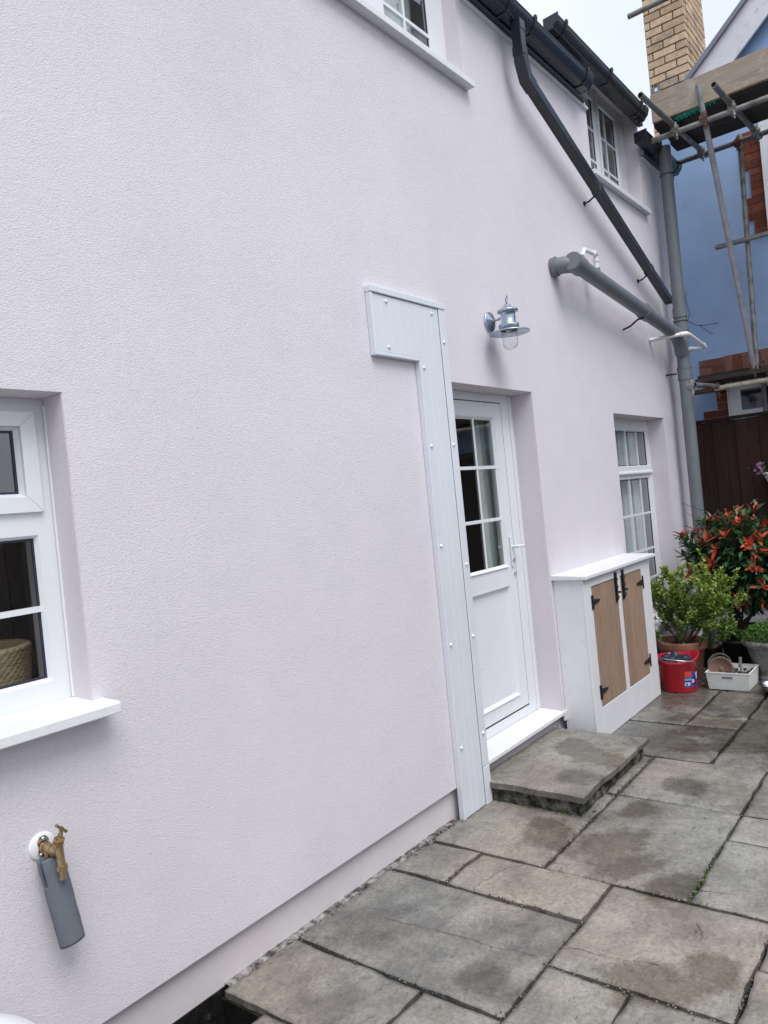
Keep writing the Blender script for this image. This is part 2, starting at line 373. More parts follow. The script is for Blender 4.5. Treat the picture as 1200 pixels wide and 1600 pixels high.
def stonemat(name):
    m, nt, b = newmat(name)
    a = attr(nt, 'tint'); wet = attr(nt, 'wet')
    base = ramp(nt, [(0, (.105, .103, .098)), (.3, (.19, .184, .170)), (.62, (.292, .276, .246)), (1, (.395, .368, .322))]); 
    n0 = noisetex(nt, 2.2, 7, .68); n1 = noisetex(nt, 9, 6, .72); n2 = noisetex(nt, 60, 4, .7); n3 = noisetex(nt, 1.0, 3, .5)
    f = math_(nt, 'ADD', a, math_(nt, 'MULTIPLY', math_(nt, 'SUBTRACT', n0.outputs['Fac'], .5), 1.5))
    f = math_(nt, 'ADD', f, math_(nt, 'MULTIPLY', math_(nt, 'SUBTRACT', n1.outputs['Fac'], .5), 1.25), True)
    nt.links.new(f, base.inputs['Fac'])
    hue = ramp(nt, [(.35, (.95, 1.0, 1.02)), (.65, (1.05, .99, .94))]); nt.links.new(n3.outputs['Fac'], hue.inputs['Fac'])
    c = mixc(nt, 1.0, base.outputs['Color'], hue.outputs['Color'], 'MULTIPLY')
    sp = ramp(nt, [(.3, (.7, .7, .7)), (.6, (1.08, 1.08, 1.08))]); nt.links.new(n2.outputs['Fac'], sp.inputs['Fac'])
    c = mixc(nt, 1.0, c, sp.outputs['Color'], 'MULTIPLY')
    # pale lichen / salt blotches
    n5 = noisetex(nt, 26, 6, .75); lr = ramp(nt, [(.62, (0,0,0)), (.70, (.55,.55,.55))]); nt.links.new(n5.outputs['Fac'], lr.inputs['Fac'])
    c = mixc(nt, lr.outputs['Color'], c, (.42, .40, .35))
    n7 = noisetex(nt, 3.1, 6, .72); br = ramp(nt, [(.52, (0,0,0)), (.66, (.55,.55,.55))]); nt.links.new(n7.outputs['Fac'], br.inputs['Fac'])
    c = mixc(nt, br.outputs['Color'], c, (.15, .13, .105))
    # black algae specks
    n6 = noisetex(nt, 17, 7, .8, sc=(1.0, 2.2, 1)); dr = ramp(nt, [(.56, (0,0,0)), (.68, (.75,.75,.75))]); nt.links.new(n6.outputs['Fac'], dr.inputs['Fac'])
    c = mixc(nt, dr.outputs['Color'], c, (.035, .035, .033))
    # damp
    # a few natural splits in the riven faces, as line segments on the ground plan
    geo = nd(nt, 'ShaderNodeNewGeometry'); dn = noisetex(nt, 11, 4, .65); dn2 = noisetex(nt, 3, 2, .5)
    def vm(op, a, b=None):
        n = nd(nt, 'ShaderNodeVectorMath', operation=op)
        for i, v in enumerate((a, b)):
            if v is None: continue
            if hasattr(v, 'links'): nt.links.new(v, n.inputs[i])
            else: n.inputs[i].default_value = v
        return n
    off = vm('SUBTRACT', dn.outputs['Color'], (.5, .5, .5)).outputs[0]; sc_ = nd(nt, 'ShaderNodeVectorMath', operation='MULTIPLY'); nt.links.new(off, sc_.inputs[0]); sc_.inputs[1].default_value = (.07, .07, 0)
    pos = vm('ADD', vm('MULTIPLY', geo.outputs['Position'], (1, 1, 0)).outputs[0], sc_.outputs[0]).outputs[0]
    crack = None
    for (ax, ay, bx, by) in CRACKS:
        L_ = math.hypot(bx-ax, by-ay); n_ = ((bx-ax)/L_, (by-ay)/L_, 0)
        q = vm('SUBTRACT', pos, (ax, ay, 0)).outputs[0]; dt = vm('DOT_PRODUCT', q, n_).outputs['Value']
        cl_ = nd(nt, 'ShaderNodeClamp', {'Min': 0.0, 'Max': L_}); nt.links.new(dt, cl_.inputs['Value'])
        sv = nd(nt, 'ShaderNodeVectorMath', operation='SCALE'); sv.inputs[0].default_value = n_; nt.links.new(cl_.outputs[0], sv.inputs['Scale'])
        ds = vm('DISTANCE', q, sv.outputs[0]).outputs['Value']
        crack = ds if crack is None else math_(nt, 'MINIMUM', crack, ds)
    lr2 = ramp(nt, [(.0012, (1,1,1)), (.0042, (0,0,0))]); nt.links.new(crack, lr2.inputs['Fac'])
    cmr = ramp(nt, [(.36, (.25,)*3), (.6, (1,1,1))]); nt.links.new(dn2.outputs['Fac'], cmr.inputs['Fac'])
    crack = math_(nt, 'MULTIPLY', lr2.outputs['Color'], cmr.outputs['Color']); c = mixc(nt, math_(nt, 'MULTIPLY', crack, .8), c, (.03, .028, .025))
    nw = noisetex(nt, 4.2, 6, .7)
    wf = math_(nt, 'ADD', wet, math_(nt, 'MULTIPLY', math_(nt, 'SUBTRACT', nw.outputs['Fac'], .5), 1.7))
    wr = ramp(nt, [(.42, (0,0,0)), (.64, (1,1,1))]); nt.links.new(wf, wr.inputs['Fac'])
    dc = mixc(nt, 1.0, c, (.56, .54, .50), 'MULTIPLY'); c = mixc(nt, wr.outputs['Color'], c, dc)
    nt.links.new(c, b.inputs['Base Color'])
    rg = ramp(nt, [(0, (.50,)*3), (1, (.27,)*3)]); nt.links.new(wr.outputs['Color'], rg.inputs['Fac']); nt.links.new(rg.outputs['Color'], b.inputs['Roughness'])
    b.inputs['Specular IOR Level'].default_value = .45
    st = noisetex(nt, 7, 7, .7, sc=(1.0, 2.6, 1)); h = math_(nt, 'ADD', st.outputs['Fac'], math_(nt, 'MULTIPLY', n2.outputs['Fac'], .3))
    # thin riven ledges
    wv = noisetex(nt, 1.6, 5, .6, sc=(1.2, 2.0, 1)); saw = math_(nt, 'FRACT', math_(nt, 'MULTIPLY', wv.outputs['Fac'], 9.0))
    h = math_(nt, 'ADD', h, math_(nt, 'MULTIPLY', saw, .45)); h = math_(nt, 'SUBTRACT', h, math_(nt, 'MULTIPLY', crack, .6))
    bump(nt, b, h, .55, .007)
    return m
M_stone = stonemat('riven_sandstone')
def jointmat():
    m, nt, b = newmat('joint_grit')
    n = noisetex(nt, 5, 5, .7); r = ramp(nt, [(.45, (.010, .010, .008)), (.60, (.018, .022, .010)), (.74, (.035, .065, .015))]); nt.links.new(n.outputs['Fac'], r.inputs['Fac'])
    n2 = noisetex(nt, 140, 3, .7); r2 = ramp(nt, [(.4, (.6,)*3), (.75, (2.0,)*3)]); nt.links.new(n2.outputs['Fac'], r2.inputs['Fac'])
    nt.links.new(mixc(nt, 1.0, r.outputs['Color'], r2.outputs['Color'], 'MULTIPLY'), b.inputs['Base Color'])
    b.inputs['Roughness'].default_value = .9; bump(nt, b, n2.outputs['Fac'], .8, .006); return m
M_joint = jointmat()
M_rubble = plain('mossy_shaded_rubble', (.17, .16, .135), .85, var=.4, vscale=18, bs=.9, bscale=30, bd=.016, dirt=(.012, .014, .008), dirtamt=.5, dscale=15)  # near-black patches hold both moss and the shade under the step slab
M_fillet = plain('crumbly_mortar', (.34, .32, .31), .95, var=.3, vscale=40, bs=.9, bscale=90, bd=.008, dirt=(.05, .05, .045), dirtamt=.45, dscale=26)

# ---------------------------------------------------------------- ground and paving
g = MB()
for (a, b_, c, d) in ((-60, 60, -60, -.19), (-60, 60, .04, 60), (-60, 1.22, -.19, .04), (1.60, 60, -.19, .04)):
    g.add([(a,c,-.035),(b_,c,-.035),(b_,d,-.035),(a,d,-.035)], [(0,1,2,3)])
tag(g.build('ground', M_joint), kind='structure')

wetspots = [(3.177,-.749,.17),(3.04,-.87,.15),(2.955,-1.111,.13),(3.14,-.50,.13),(3.25,-.42,.10),(2.34,-1.26,.17),(2.5,-1.36,.10),(4.55,-.62,.2),(4.75,-.45,.2),(2.06,-.72,.1),(5.0,-.75,.3),(6.0,-.5,.5),(5.6,-.3,.4),(6.2,-.9,.5),(4.9,-1.0,.35),(5.5,-1.1,.4),(4.6,-1.3,.25),(3.6,-.75,.10),(3.95,-.85,.12)]
def slab(mb, x0, x1, y0, y1, tone, gap=.009, step=.02, zoff=0, thick=.03, worn=1.0):
    x0 += gap; x1 -= gap; y0 += gap; y1 -= gap
    nx = max(3, int((x1-x0)/step)); ny = max(3, int((y1-y0)/step))
    sx, sy = random.uniform(-.006, .006), random.uniform(-.006, .006); sd_ = random.random() * 50
    vs = []; ws = []
    def jit(x, y, k): return (noise.noise(Vector((x*7+k, y*7, sd_))) * .008 + noise.noise(Vector((x*28+k, y*28, sd_))) * .0035) * worn
    for j in range(ny+1):
        for i in range(nx+1):
            u = i/nx; v = j/ny; x = x0+(x1-x0)*u; y = y0+(y1-y0)*v
            e = min(u*(x1-x0), (1-u)*(x1-x0), v*(y1-y0), (1-v)*(y1-y0))
            ex = jit(x, y, 0); ey = jit(x, y, 31)
            z = zoff + noise.noise(Vector((x*2.3, y*2.3, sd_)))*.0035 + noise.noise(Vector((x*11, y*16, sd_)))*.0012 + sx*(u-.5)+sy*(v-.5)
            if e < .001: z -= .006
            vs.append((x+ex, y+ey, z))
            w = 0.0
            for (wx, wy, wr) in wetspots:
                d = math.hypot(x-wx, y-wy)/wr; w = max(w, 1.02 - d*.52)
            ws.append(max(0, min(1, w)))
    b = len(mb.v); W_ = nx+1
    mb.v += vs; mb.w += ws
    for j in range(ny):
        for i in range(nx):
            a = b+j*W_+i; mb.f.append((a, a+1, a+W_+1, a+W_)); mb.t.append(tone); mb.sm.append(True)
    rim = [i for i in range(nx+1)] + [j*W_+nx for j in range(1, ny+1)] + [ny*W_+i for i in range(nx-1, -1, -1)] + [j*W_ for j in range(ny-1, 0, -1)]
    base = len(mb.v)
    for k in rim: p = vs[k]; mb.v.append((p[0], p[1], zoff - thick)); mb.w.append(ws[k])
    n = len(rim)
    for k in range(n):
        mb.f.append((b+rim[(k+1) % n], b+rim[k], base+k, base+(k+1) % n)); mb.t.append(max(0, tone-.35)); mb.sm.append(False)
S = [ # x0,x1,y0(far from wall),y1,tone
 (2.87,3.735,-.58,.0,.50),(2.565,2.87,-.27,.0,.42),(2.565,2.87,-.89,-.27,.58),(2.87,3.735,-1.185,-.58,.50),(3.735,4.34,-1.18,-.575,.52),
 (1.95,2.565,-.89,.0,.34),(2.265,2.87,-1.485,-.89,.62),(1.60,1.95,-.585,.0,.40),(1.25,1.95,-.89,-.585,.50),(1.25,1.60,-.585,-.19,.36),(1.5,2.265,-1.18,-.89,.60),
 (1.66,2.265,-1.80,-1.18,.56),(2.265,2.57,-2.1,-1.485,.60),(2.57,2.87,-1.80,-1.485,.44),(2.87,3.445,-1.80,-1.185,.62),(3.445,3.735,-1.49,-1.185,.66),(3.445,4.05,-2.1,-1.49,.5),
 (3.735,4.34,-1.49,-1.18,.48),(4.34,4.655,-1.49,-.89,.30),(4.655,5.235,-1.18,-.89,.2),(4.34,4.98,-.89,-.0,.22),(4.98,5.235,-.89,-.565,.62),(4.98,5.86,-.565,.0,.36),
 (5.235,5.86,-.89,-.565,.20),(5.86,6.46,-.61,.0,.24),(5.86,6.76,-1.18,-.61,.30),(5.235,5.86,-1.49,-.89,.32),(6.46,7.06,-.61,.0,.26),(7.06,7.85,-.9,.0,.3),(6.76,7.06,-1.18,-.61,.3),(7.06,7.85,-1.5,-.9,.3),(3.735,4.34,-.575,-.0,.4),
 (4.655,5.235,-1.8,-1.18,.4),(5.86,6.76,-2.1,-1.18,.4)]
pv = MB()
for (x0, x1, y0, y1, t) in S: slab(pv, x0, x1, y0, (.022 if y1 == 0 and x1 < 3.8 else y1), t, gap=.0042 + random.random()*.0036)
# the rest of the yard, out of the frame
rnd = random.Random(3)
yy = -1.8
for row, (x, ya, yb) in enumerate([(-2.5,-.6,0),(-2.5,-1.2,-.6)]):
    while x < 1.2: w = rnd.choice([.6,.9,.45]); slab(pv, x, min(x+w, 1.245), ya, yb, rnd.random()*.4+.2, step=.06); x += w
for ya in (-2.7, -3.3, -3.9):
    x = -2.5
    while x < 7.8: w = rnd.choice([.6,.9,.45]); slab(pv, x, min(x+w, 7.85), ya, ya+.6, rnd.random()*.4+.2, step=.06); x += w
for (x0, x1, y0, y1) in [(-2.5,-1.9,-2.1,-1.2),(-1.9,-1.0,-2.1,-1.2),(-1.0,-.4,-2.1,-1.2),(-.4,.5,-2.1,-1.2),(.5,1.66,-2.1,-1.2),(2.57,3.44,-2.1,-1.8),(1.66,2.265,-2.1,-1.8),(4.05,4.655,-2.1,-1.49),(4.655,5.86,-2.1,-1.8),(5.235,5.86,-1.8,-1.49),(6.76,7.85,-2.1,-1.5)]:
    slab(pv, x0, x1, y0, y1, rnd.random()*.3+.25, step=.05)
tag(pv.build('paving', M_stone), 'grey brown riven sandstone flagstones with dark mossy joints', kind='structure')

# raised ledges and cracks of the riven stone: thin broken flakes with their own thickness
def flake(mb, pts, wd, tone):
    k = len(pts)
    vs = []
    for i, (x, y) in enumerate(pts):
        w = wd * (1 - abs(2*i/(k-1)-1)) + .002
        vs += [(x, y, .004), (x, y, -.01), (x + w*.6, y + w, .0035)]
    fs = []
    for i in range(k-1): a = 3*i; fs += [(a, a+3, a+5, a+2), (a+1, a+4, a+3, a)]
    mb.add(vs, fs, tone, False)
# crumbly mortar fillet along the plinth
fl = MB(); N = 420; vs = []; fs = []
for i in range(N+1):
    x = 1.62 + (3.10-1.62)*i/N
    a = -.004 + .016*abs(noise.noise(Vector((x*17, 3, 0)))) + .010*abs(noise.noise(Vector((x*60, 9, 0))))
    fw_ = .12 + .75*min(1, max(0, (x-2.8)/.28)); a = -.006 + (a+.006)*fw_
    h = .004 + .010*fw_*abs(noise.noise(Vector((x*23, 7, 0)))) + .006*abs(noise.noise(Vector((x*80, 1, 0))))
    vs += [(x, .036, h), (x, .012-a*.4, h*.7), (x, -a, -.006)]
for i in range(N): a = 3*i; fs += [(a, a+3, a+4, a+1), (a+1, a+4, a+5, a+2)]
fl.add(vs, fs, 0, True)
for i in range(130):
    x = random.choice([random.uniform(1.63, 3.1), random.uniform(2.7, 3.1), random.uniform(2.8, 3.1)]); y = .01-random.random()**2*.035; s = random.uniform(.0015, .0045)
    fl.box(-s, s, -s, s, -s*.6, s*.6, 0, Matrix.Translation((x, y, .004)) @ Matrix.Rotation(random.random()*6, 4, 'Z') @ Matrix.Rotation(random.random(), 4, 'X'))
tag(fl.build('mortar_fillet', M_fillet), kind='structure')
# the open gully in the corner
gp = MB(); gp.box(1.15, 1.66, -.25, .05, -.26, -.20); gp.box(1.19, 1.66, .031, .06, -.2, -.004); gp.box(1.60, 1.62, -.19, .04, -.2, -.036); gp.box(1.20, 1.22, -.19, .04, -.2, -.036); gp.box(1.2, 1.62, -.21, -.19, -.2, -.036)
for i in range(40):
    s = random.uniform(.003, .009)
    gp.box(-s, s, -s*.7, s*.7, -s*.4, s*.4, 0, Matrix.Translation((random.uniform(1.2, 1.58), random.uniform(-.17, 0), random.uniform(-.20, -.19))) @ Matrix.Rotation(random.random()*6, 4, 'Z') @ Matrix.Rotation(random.random()*2, 4, 'X'))
M_gully = plain('wet_black_silt', (.012, .012, .011), .35, var=.4, vscale=30, bs=.6, bscale=60, bd=.01, dirt=(.10, .10, .09), dirtamt=.05, dscale=40)
tag(gp.build('gully_debris', M_gully), kind='structure')
# loose grit that has washed into the joints and round the step
gt = MB(); rg_ = random.Random(12)
def grit(x, y, smax=.0035):
    s_ = rg_.uniform(.001, smax)
    gt.box(-s_, s_, -s_*.8, s_*.8, -s_*.5, s_*.6, 0, Matrix.Translation((x, y, rg_.uniform(-.006, .004))) @ Matrix.Rotation(rg_.random()*6, 4, 'Z') @ Matrix.Rotation(rg_.random(), 4, 'X'))
for (a, b_, c, d, n_) in ((2.87, 3.4, -.58, -.58, 60), (3.40, 4.33, -.56, -.575, 130), (3.385, 3.395, -.52, -.02, 110), (2.565, 2.565, -.89, 0, 50), (1.95, 2.57, -.89, -.89, 50), (2.87, 2.87, -1.48, -.58, 50), (2.26, 2.26, -1.48, -.89, 45), (2.57, 2.87, -.27, -.27, 25), (1.95, 1.95, -.9, 0, 40), (2.26, 2.87, -1.485, -1.485, 40), (2.87, 3.44, -1.185, -1.185, 45), (3.735, 3.735, -1.2, -.58, 30)):
    for _ in range(n_):
        t_ = rg_.random(); grit(a+(b_-a)*t_+rg_.gauss(0, .006), c+(d-c)*t_+rg_.gauss(0, .006))
for _ in range(160): grit(rg_.uniform(1.7, 4.3), rg_.uniform(-1.7, -.02), .0022)
tag(gt.build('grit', M_fillet), 'fine grit and crumbs scattered along the paving joints', 'grit', kind='stuff')
# moss tufts in joints and at the step foot
ms = MB()
def moss(x, y, n, spread, z=-.012):
    for _ in range(n):
        px, py = x + random.gauss(0, spread), y + random.gauss(0, spread*.4)
        d = Vector((random.gauss(0, .5), random.gauss(0, .5), 1))
        ms.leaf(Vector((px, py, z)), d, Vector((1, 0, 0)), random.uniform(.008, .018), .004, random.random(), .1)
for i in range(34): moss(random.uniform(2.87, 3.2), -1.185 + random.gauss(0, .003), 5, .008)
for i in range(22): moss(random.uniform(3.9, 4.33), -.575, 3, .01)
for i in range(12): moss(3.40 + random.gauss(0, .004), random.uniform(-.5, 0), 3, .008, 0)
tag(ms.build('moss', M_herbleaf), 'tiny green moss tufts growing in the paving joints', 'moss', kind='stuff')

# ---------------------------------------------------------------- white house
H = thing('house', (0, 0, 0), 'pale pink rendered two storey house with white door, white windows and black gutters', 'house')
XA, XB, ZT = -3.0, 7.85, 4.548
OPEN = [ # x0,x1,z0,z1,depth
 (.10, 1.221, 1.10, 2.06, .12), (3.42, 4.38, .165, 2.245, .15), (5.75, 6.98, .40, 2.16, .15),
 (2.535, 3.885, 4.0, 4.95, .12), (5.79, 6.98, 4.04, 4.95, .12)]
def solid(x, z):
    if not (XA < x < XB) or z < .165: return False
    for o in OPEN:
        if o[0] < x < o[1] and o[2] < z < o[3]: return False
    if z < ZT: return True
    return z < 5.0 and ((2.47 < x < 3.93) or (5.73 < x < 7.025))
xs = sorted(set([XA, XB, 2.47, 3.93, 5.73, 7.025] + [v for o in OPEN for v in o[:2]]))
zs = sorted(set([.165, ZT, 5.0] + [v for o in OPEN for v in o[2:4]]))
w = MB()
for i in range(len(xs)-1):
    for j in range(len(zs)-1):
        if solid((xs[i]+xs[i+1])/2, (zs[j]+zs[j+1])/2):
            w.add([(xs[i],0,zs[j]),(xs[i+1],0,zs[j]),(xs[i+1],0,zs[j+1]),(xs[i],0,zs[j+1])], [(0,1,2,3)])
# bell drip at the foot, slightly flared and wavy
N = 200
for seg0, seg1 in ((XA, 3.42), (4.38, XB)):
    vs = []; 
    for i in range(N+1):
        x = seg0+(seg1-seg0)*i/N; e = noise.noise(Vector((x*3, 0, 0)))*.004
        vs += [(x, .0, .1655), (x, .004, .160+e), (x, .05, .156+e)]
    w.add(vs, [f for i in range(N) for f in ((3*i, 3*i+3, 3*i+4, 3*i+1), (3*i+1, 3*i+4, 3*i+5, 3*i+2))], 0, False)
w.add([(XB,0,.165),(XB,5,.165),(XB,5,ZT),(XB,0,ZT)], [(0,1,2,3)])
w.add([(XA,0,.165),(XA,5,.165),(XA,5,ZT),(XA,0,ZT)], [(0,1,2,3)])
for (a, b_) in ((2.47, 3.93), (5.73, 7.025)):
    w.add([(a,0,ZT),(a,1.2,ZT),(a,1.2,5),(a,0,5)], [(0,1,2,3)]); w.add([(b_,0,ZT),(b_,1.2,ZT),(b_,1.2,5),(b_,0,5)], [(0,1,2,3)])
w.build('wall', M_render, H)
for (x0, x1, z0, z1, dp) in OPEN:
    rv = MB()
    d2 = .32; e = .0015
    rv.box(x0-.02, x0+e, .001, d2, z0, z1); rv.box(x1-e, x1+.02, .001, d2, z0, z1); rv.box(x0-.02, x1+.02, .001, d2, z1-e, z1+.02)
    rv.box(x0, x1, .04, d2, z0-.03, z0)
    rv.build('reveal', M_reveal, H, bevel=.004)
pl = MB(); pl.box(XA, 3.42, .036, .3, -.1, .19); pl.box(4.38, XB, .036, .3, -.1, .19); pl.box(3.42, 4.38, .05, .3, -.1, .16)
build_each(pl, 'plinth', M_plinth, H)
rm = MB()
for (z0, z1) in ((.12, 2.45), (2.7, 5.2)):
    x0, x1, y0, y1 = -2.8, 7.75, .33, 2.6
    rm.add([(x0,y0,z0),(x1,y0,z0),(x1,y1,z0),(x0,y1,z0),(x0,y0,z1),(x1,y0,z1),(x1,y1,z1),(x0,y1,z1)], [(0,1,2,3),(4,5,6,7),(1,2,6,5),(2,3,7,6),(3,0,4,7)])
    for xp in (2.0, 4.9): rm.box(xp, xp+.1, y0, y1, z0, z1)
rm.build('interior_wall', M_room, H)
rf = MB()
rf.prism([(-.05, 4.66), (-.05, 4.70), (4.0, 7.9), (4.0, 7.85)], 'x', XA-.05, 2.44); rf.prism([(-.05, 4.66), (-.05, 4.70), (4.0, 7.9), (4.0, 7.85)], 'x', 3.96, 5.70)
rf.prism([(-.05, 4.66), (-.05, 4.70), (4.0, 7.9), (4.0, 7.85)], 'x', 7.06, XB+.05)
rf.prism([(.55, 5.12), (.55, 5.17), (4.0, 7.9), (4.0, 7.85)], 'x', 2.44, 3.96); rf.prism([(.55, 5.12), (.55, 5.17), (4.0, 7.9), (4.0, 7.85)], 'x', 5.70, 7.06)
rf.box(2.40, 4.0, -.04, 1.3, 5.0, 5.04); rf.box(5.68, 7.07, -.04, 1.3, 4.96, 5.0)
build_each(rf, 'roof', M_slate, H)

# white trim strip under the eaves and black soffit/fascia
tr = MB()
for (a, b_) in ((XA, 2.47), (3.93, 5.785), (7.025, XB)):
    tr.box(a, b_, -.022, .01, 4.528, 4.547)
tr.box(5.73, 7.025, -.012, 0, 4.952, 4.99)
build_each(tr, 'eaves_strip', M_white, H, bevel=.003)
fs_ = MB()
for (a, b_) in ((XA, 2.45), (3.95, 5.70), (7.03, XB)):
    fs_.box(a, b_, -.055, .0, 4.549, 4.556); fs_.box(a, b_, -.055, -.035, 4.557, 4.66)
fs_.box(5.70, 7.05, -.045, -.002, 4.82, 4.96); fs_.box(2.44, 3.96, -.045, -.002, 4.9, 5.0)
build_each(fs_, 'fascia', M_black, H)
def gutter(x0, x1, zb, yb, bx):
    prof = [(yb, zb), (yb-.062, zb), (yb-.068, zb+.012), (yb-.078, zb+.022), (yb-.090, zb+.036), (yb-.098, zb+.052), (yb-.100, zb+.07), (yb-.104, zb+.085), (yb-.096, zb+.085), (yb-.092, zb+.07), (yb-.082, zb+.036), (yb-.062, zb+.010), (yb-.005, zb+.006), (yb-.005, zb+.08), (yb, zb+.08)]
    g_ = MB(); g_.prism(prof, 'x', x0, x1)
    for y_ in (.012, .03, .05): g_.box(x0+.01, x1-.01, yb-y_-.003, yb-y_, zb-.002, zb)
    o = g_.build('gutter', M_black, H, bevel=.001)
    c = MB()
    sil = [(yb+.002, zb-.006), (yb-.064, zb-.006), (yb-.072, zb+.010), (yb-.096, zb+.034), (yb-.106, zb+.06), (yb-.112, zb+.092), (yb+.002, zb+.088)]
    for xe in (x0-.006, x1-.006): c.prism(sil, 'x', xe, xe+.012)
    c.prism([(p[0], p[1]-.001) for p in sil], 'x', x1-.09, x1-.012)
    build_each(c, 'stop_end', M_black, o, bevel=.002)
    for xb in bx:
        b2 = MB()
        b2.prism([(q[0]-.004*(q[0] < yb-.01), q[1]-.003) for q in sil], 'x', xb-.013, xb+.013)
        b2.box(xb-.013, xb+.013, yb-.116, yb-.098, zb+.084, zb+.104)
        b2.build('gutter_bracket', M_black, o, bevel=.003)
    return o
gm = gutter(3.86, 5.57, 4.562, -.058, (4.02, 4.30, 4.62, 5.47))
gutter(XA, 2.44, 4.562, -.058, ())
gutter(5.02, 6.88, 4.785, -.047, (5.17, 6.02, 6.72))
gutter(6.80, 7.84, 4.585, -.035, (7.2,))
# outlet and downpipe
dp = MB(); s_ = .0325
dp.box(4.40, 4.47, -.155, -.085, 4.50, 4.565)
def sqpath(mb, pts, s):
    for a, b_ in zip(pts[:-1], pts[1:]):
        a = Vector(a); b_ = Vector(b_); d = (b_-a); ln = d.length; q = d.to_track_quat('Z', 'Y').to_matrix().to_4x4()
        # keep faces square to the wall
        z = d.normalized(); y = Vector((0,1,0)); x = y.cross(z).normalized(); y = z.cross(x)
        Mx = Matrix((x, y, z)).transposed().to_4x4(); Mx.translation = a
        mb.box(-s, s, -s, s, 0, ln, 0, Mx)
P0, P1, P2, P3 = (4.435, -.12, 4.56), (4.435, -.12, 4.34), (4.50, -.112, 4.235), (7.15, -.095, 3.225)
def sqsweep(mb, pts, s):
    P = [Vector(p) for p in pts]; vs = []; Y = Vector((0, 1, 0))
    for i, p in enumerate(P):
        if i == 0: d = (P[1]-p).normalized(); k = 1
        elif i == len(P)-1: d = (p-P[-2]).normalized(); k = 1
        else:
            a, b_ = (p-P[i-1]).normalized(), (P[i+1]-p).normalized(); d = (a+b_).normalized(); k = 1/max(.5, a.dot(d))
        x = Y.cross(d).normalized()
        vs += [p + x*s*k*sx + Y*s*sy for sx, sy in ((-1,-1),(1,-1),(1,1),(-1,1))]
    n = len(P)
    mb.add(vs, [(4*i+j, 4*i+(j+1) % 4, 4*i+4+(j+1) % 4, 4*i+4+j) for i in range(n-1) for j in range(4)] + [(3,2,1,0), (4*n-4, 4*n-3, 4*n-2, 4*n-1)])
sqsweep(dp, [P0, P1, P2, P3], .0325)
dpo = dp.build('downpipe', M_black, H, bevel=.004)
for t0, t1 in ((.0, .03), (.40, .422), (.80, .822)):
    jn = MB(); sqsweep(jn, ([P1] if t0 == 0 else []) + [Vector(P2).lerp(Vector(P3), t0), Vector(P2).lerp(Vector(P3), t1)], .0355); jn.build('pipe_joint', M_black, dpo, bevel=.002)
jn = MB(); sqsweep(jn, [(4.435,-.12,4.40), (4.435,-.12,4.345)], .0355); jn.build('pipe_joint', M_black, dpo, bevel=.002)
for tpos in (.41, .81):
    a = Vector(P2).lerp(Vector(P3), tpos); br = MB()
    br.tube([(a.x-.02, 0, a.z-.075), (a.x-.02, -.04, a.z-.07), (a.x, -.075, a.z-.04)], .007); br.tube([(a.x-.02, .0, a.z-.075), (a.x-.02, -.008, a.z-.075)], .018)
    br.build('pipe_clip', M_black, dpo)

def window(x0, x1, z0, z1, yf, panes, bars, fw=.06, sash=(), mat=M_upvc, curtain=None, par=None, deep=.07):
    """panes: glass rects; bars: (pane, [x...], [z...])"""
    f = MB()
    gx = sorted(set([x0, x1] + [v for p in panes for v in (p[0], p[1])])); gz = sorted(set([z0, z1] + [v for p in panes for v in (p[2], p[3])]))
    for i in range(len(gx)-1):
        for j in range(len(gz)-1):
            cx, cz = (gx[i]+gx[i+1])/2, (gz[j]+gz[j+1])/2
            if not any(p[0] < cx < p[1] and p[2] < cz < p[3] for p in panes):
                f.add([(gx[i],yf,gz[j]),(gx[i+1],yf,gz[j]),(gx[i+1],yf,gz[j+1]),(gx[i],yf,gz[j+1])], [(0,1,2,3)])
    for p in panes:
        a, b_, c, d = p
        # glazing bead: bevelled slope from the frame face into the pane
        for (q0, q1, r0, r1) in (((a,yf,c),(b_,yf,c),(b_-.009,yf+.016,c+.009),(a+.009,yf+.016,c+.009)), ((b_,yf,c),(b_,yf,d),(b_-.009,yf+.016,d-.009),(b_-.009,yf+.016,c+.009)),
                                 ((b_,yf,d),(a,yf,d),(a+.009,yf+.016,d-.009),(b_-.009,yf+.016,d-.009)), ((a,yf,d),(a,yf,c),(a+.009,yf+.016,c+.009),(a+.009,yf+.016,d-.009))):
            f.add([q0, q1, r0, r1], [(0,1,2,3)])
        
    for (a, b_, c, d) in sash:      # opening light stands proud of the frame
        hole = [p for p in panes if a < (p[0]+p[1])/2 < b_ and c < (p[2]+p[3])/2 < d][0]
        f.mitre((a, b_, c, d), (hole[0]-.001, hole[1]+.001, hole[2]-.001, hole[3]+.001), yf-.014, yf-.0005)
    o = f.build('window', mat, par or H, bevel=.002)
    for k, p in enumerate(panes):
        a, b_, c, d = p
        s2 = MB(); s2.frame(a+.006, b_-.006, c+.006, d-.006, .010, yf+.0165, yf+.022); s2.build('seal', M_seal, o)
        g_ = MB(); g_.add([(a,yf+.021,c),(b_,yf+.021,c),(b_,yf+.021,d),(a,yf+.021,d)], [(0,1,2,3)]); g_.build('pane', M_glass, o)
        bx, bz = bars[k]
        if bx or bz:
            b2 = MB()
            for x in bx: b2.box(x-.009, x+.009, yf+.010, yf+.0195, c, d)
            for z in bz: b2.box(a, b_, yf+.0105, yf+.0190, z-.009, z+.009)
            build_each(b2, 'glazing_bar', mat, o)
    return o
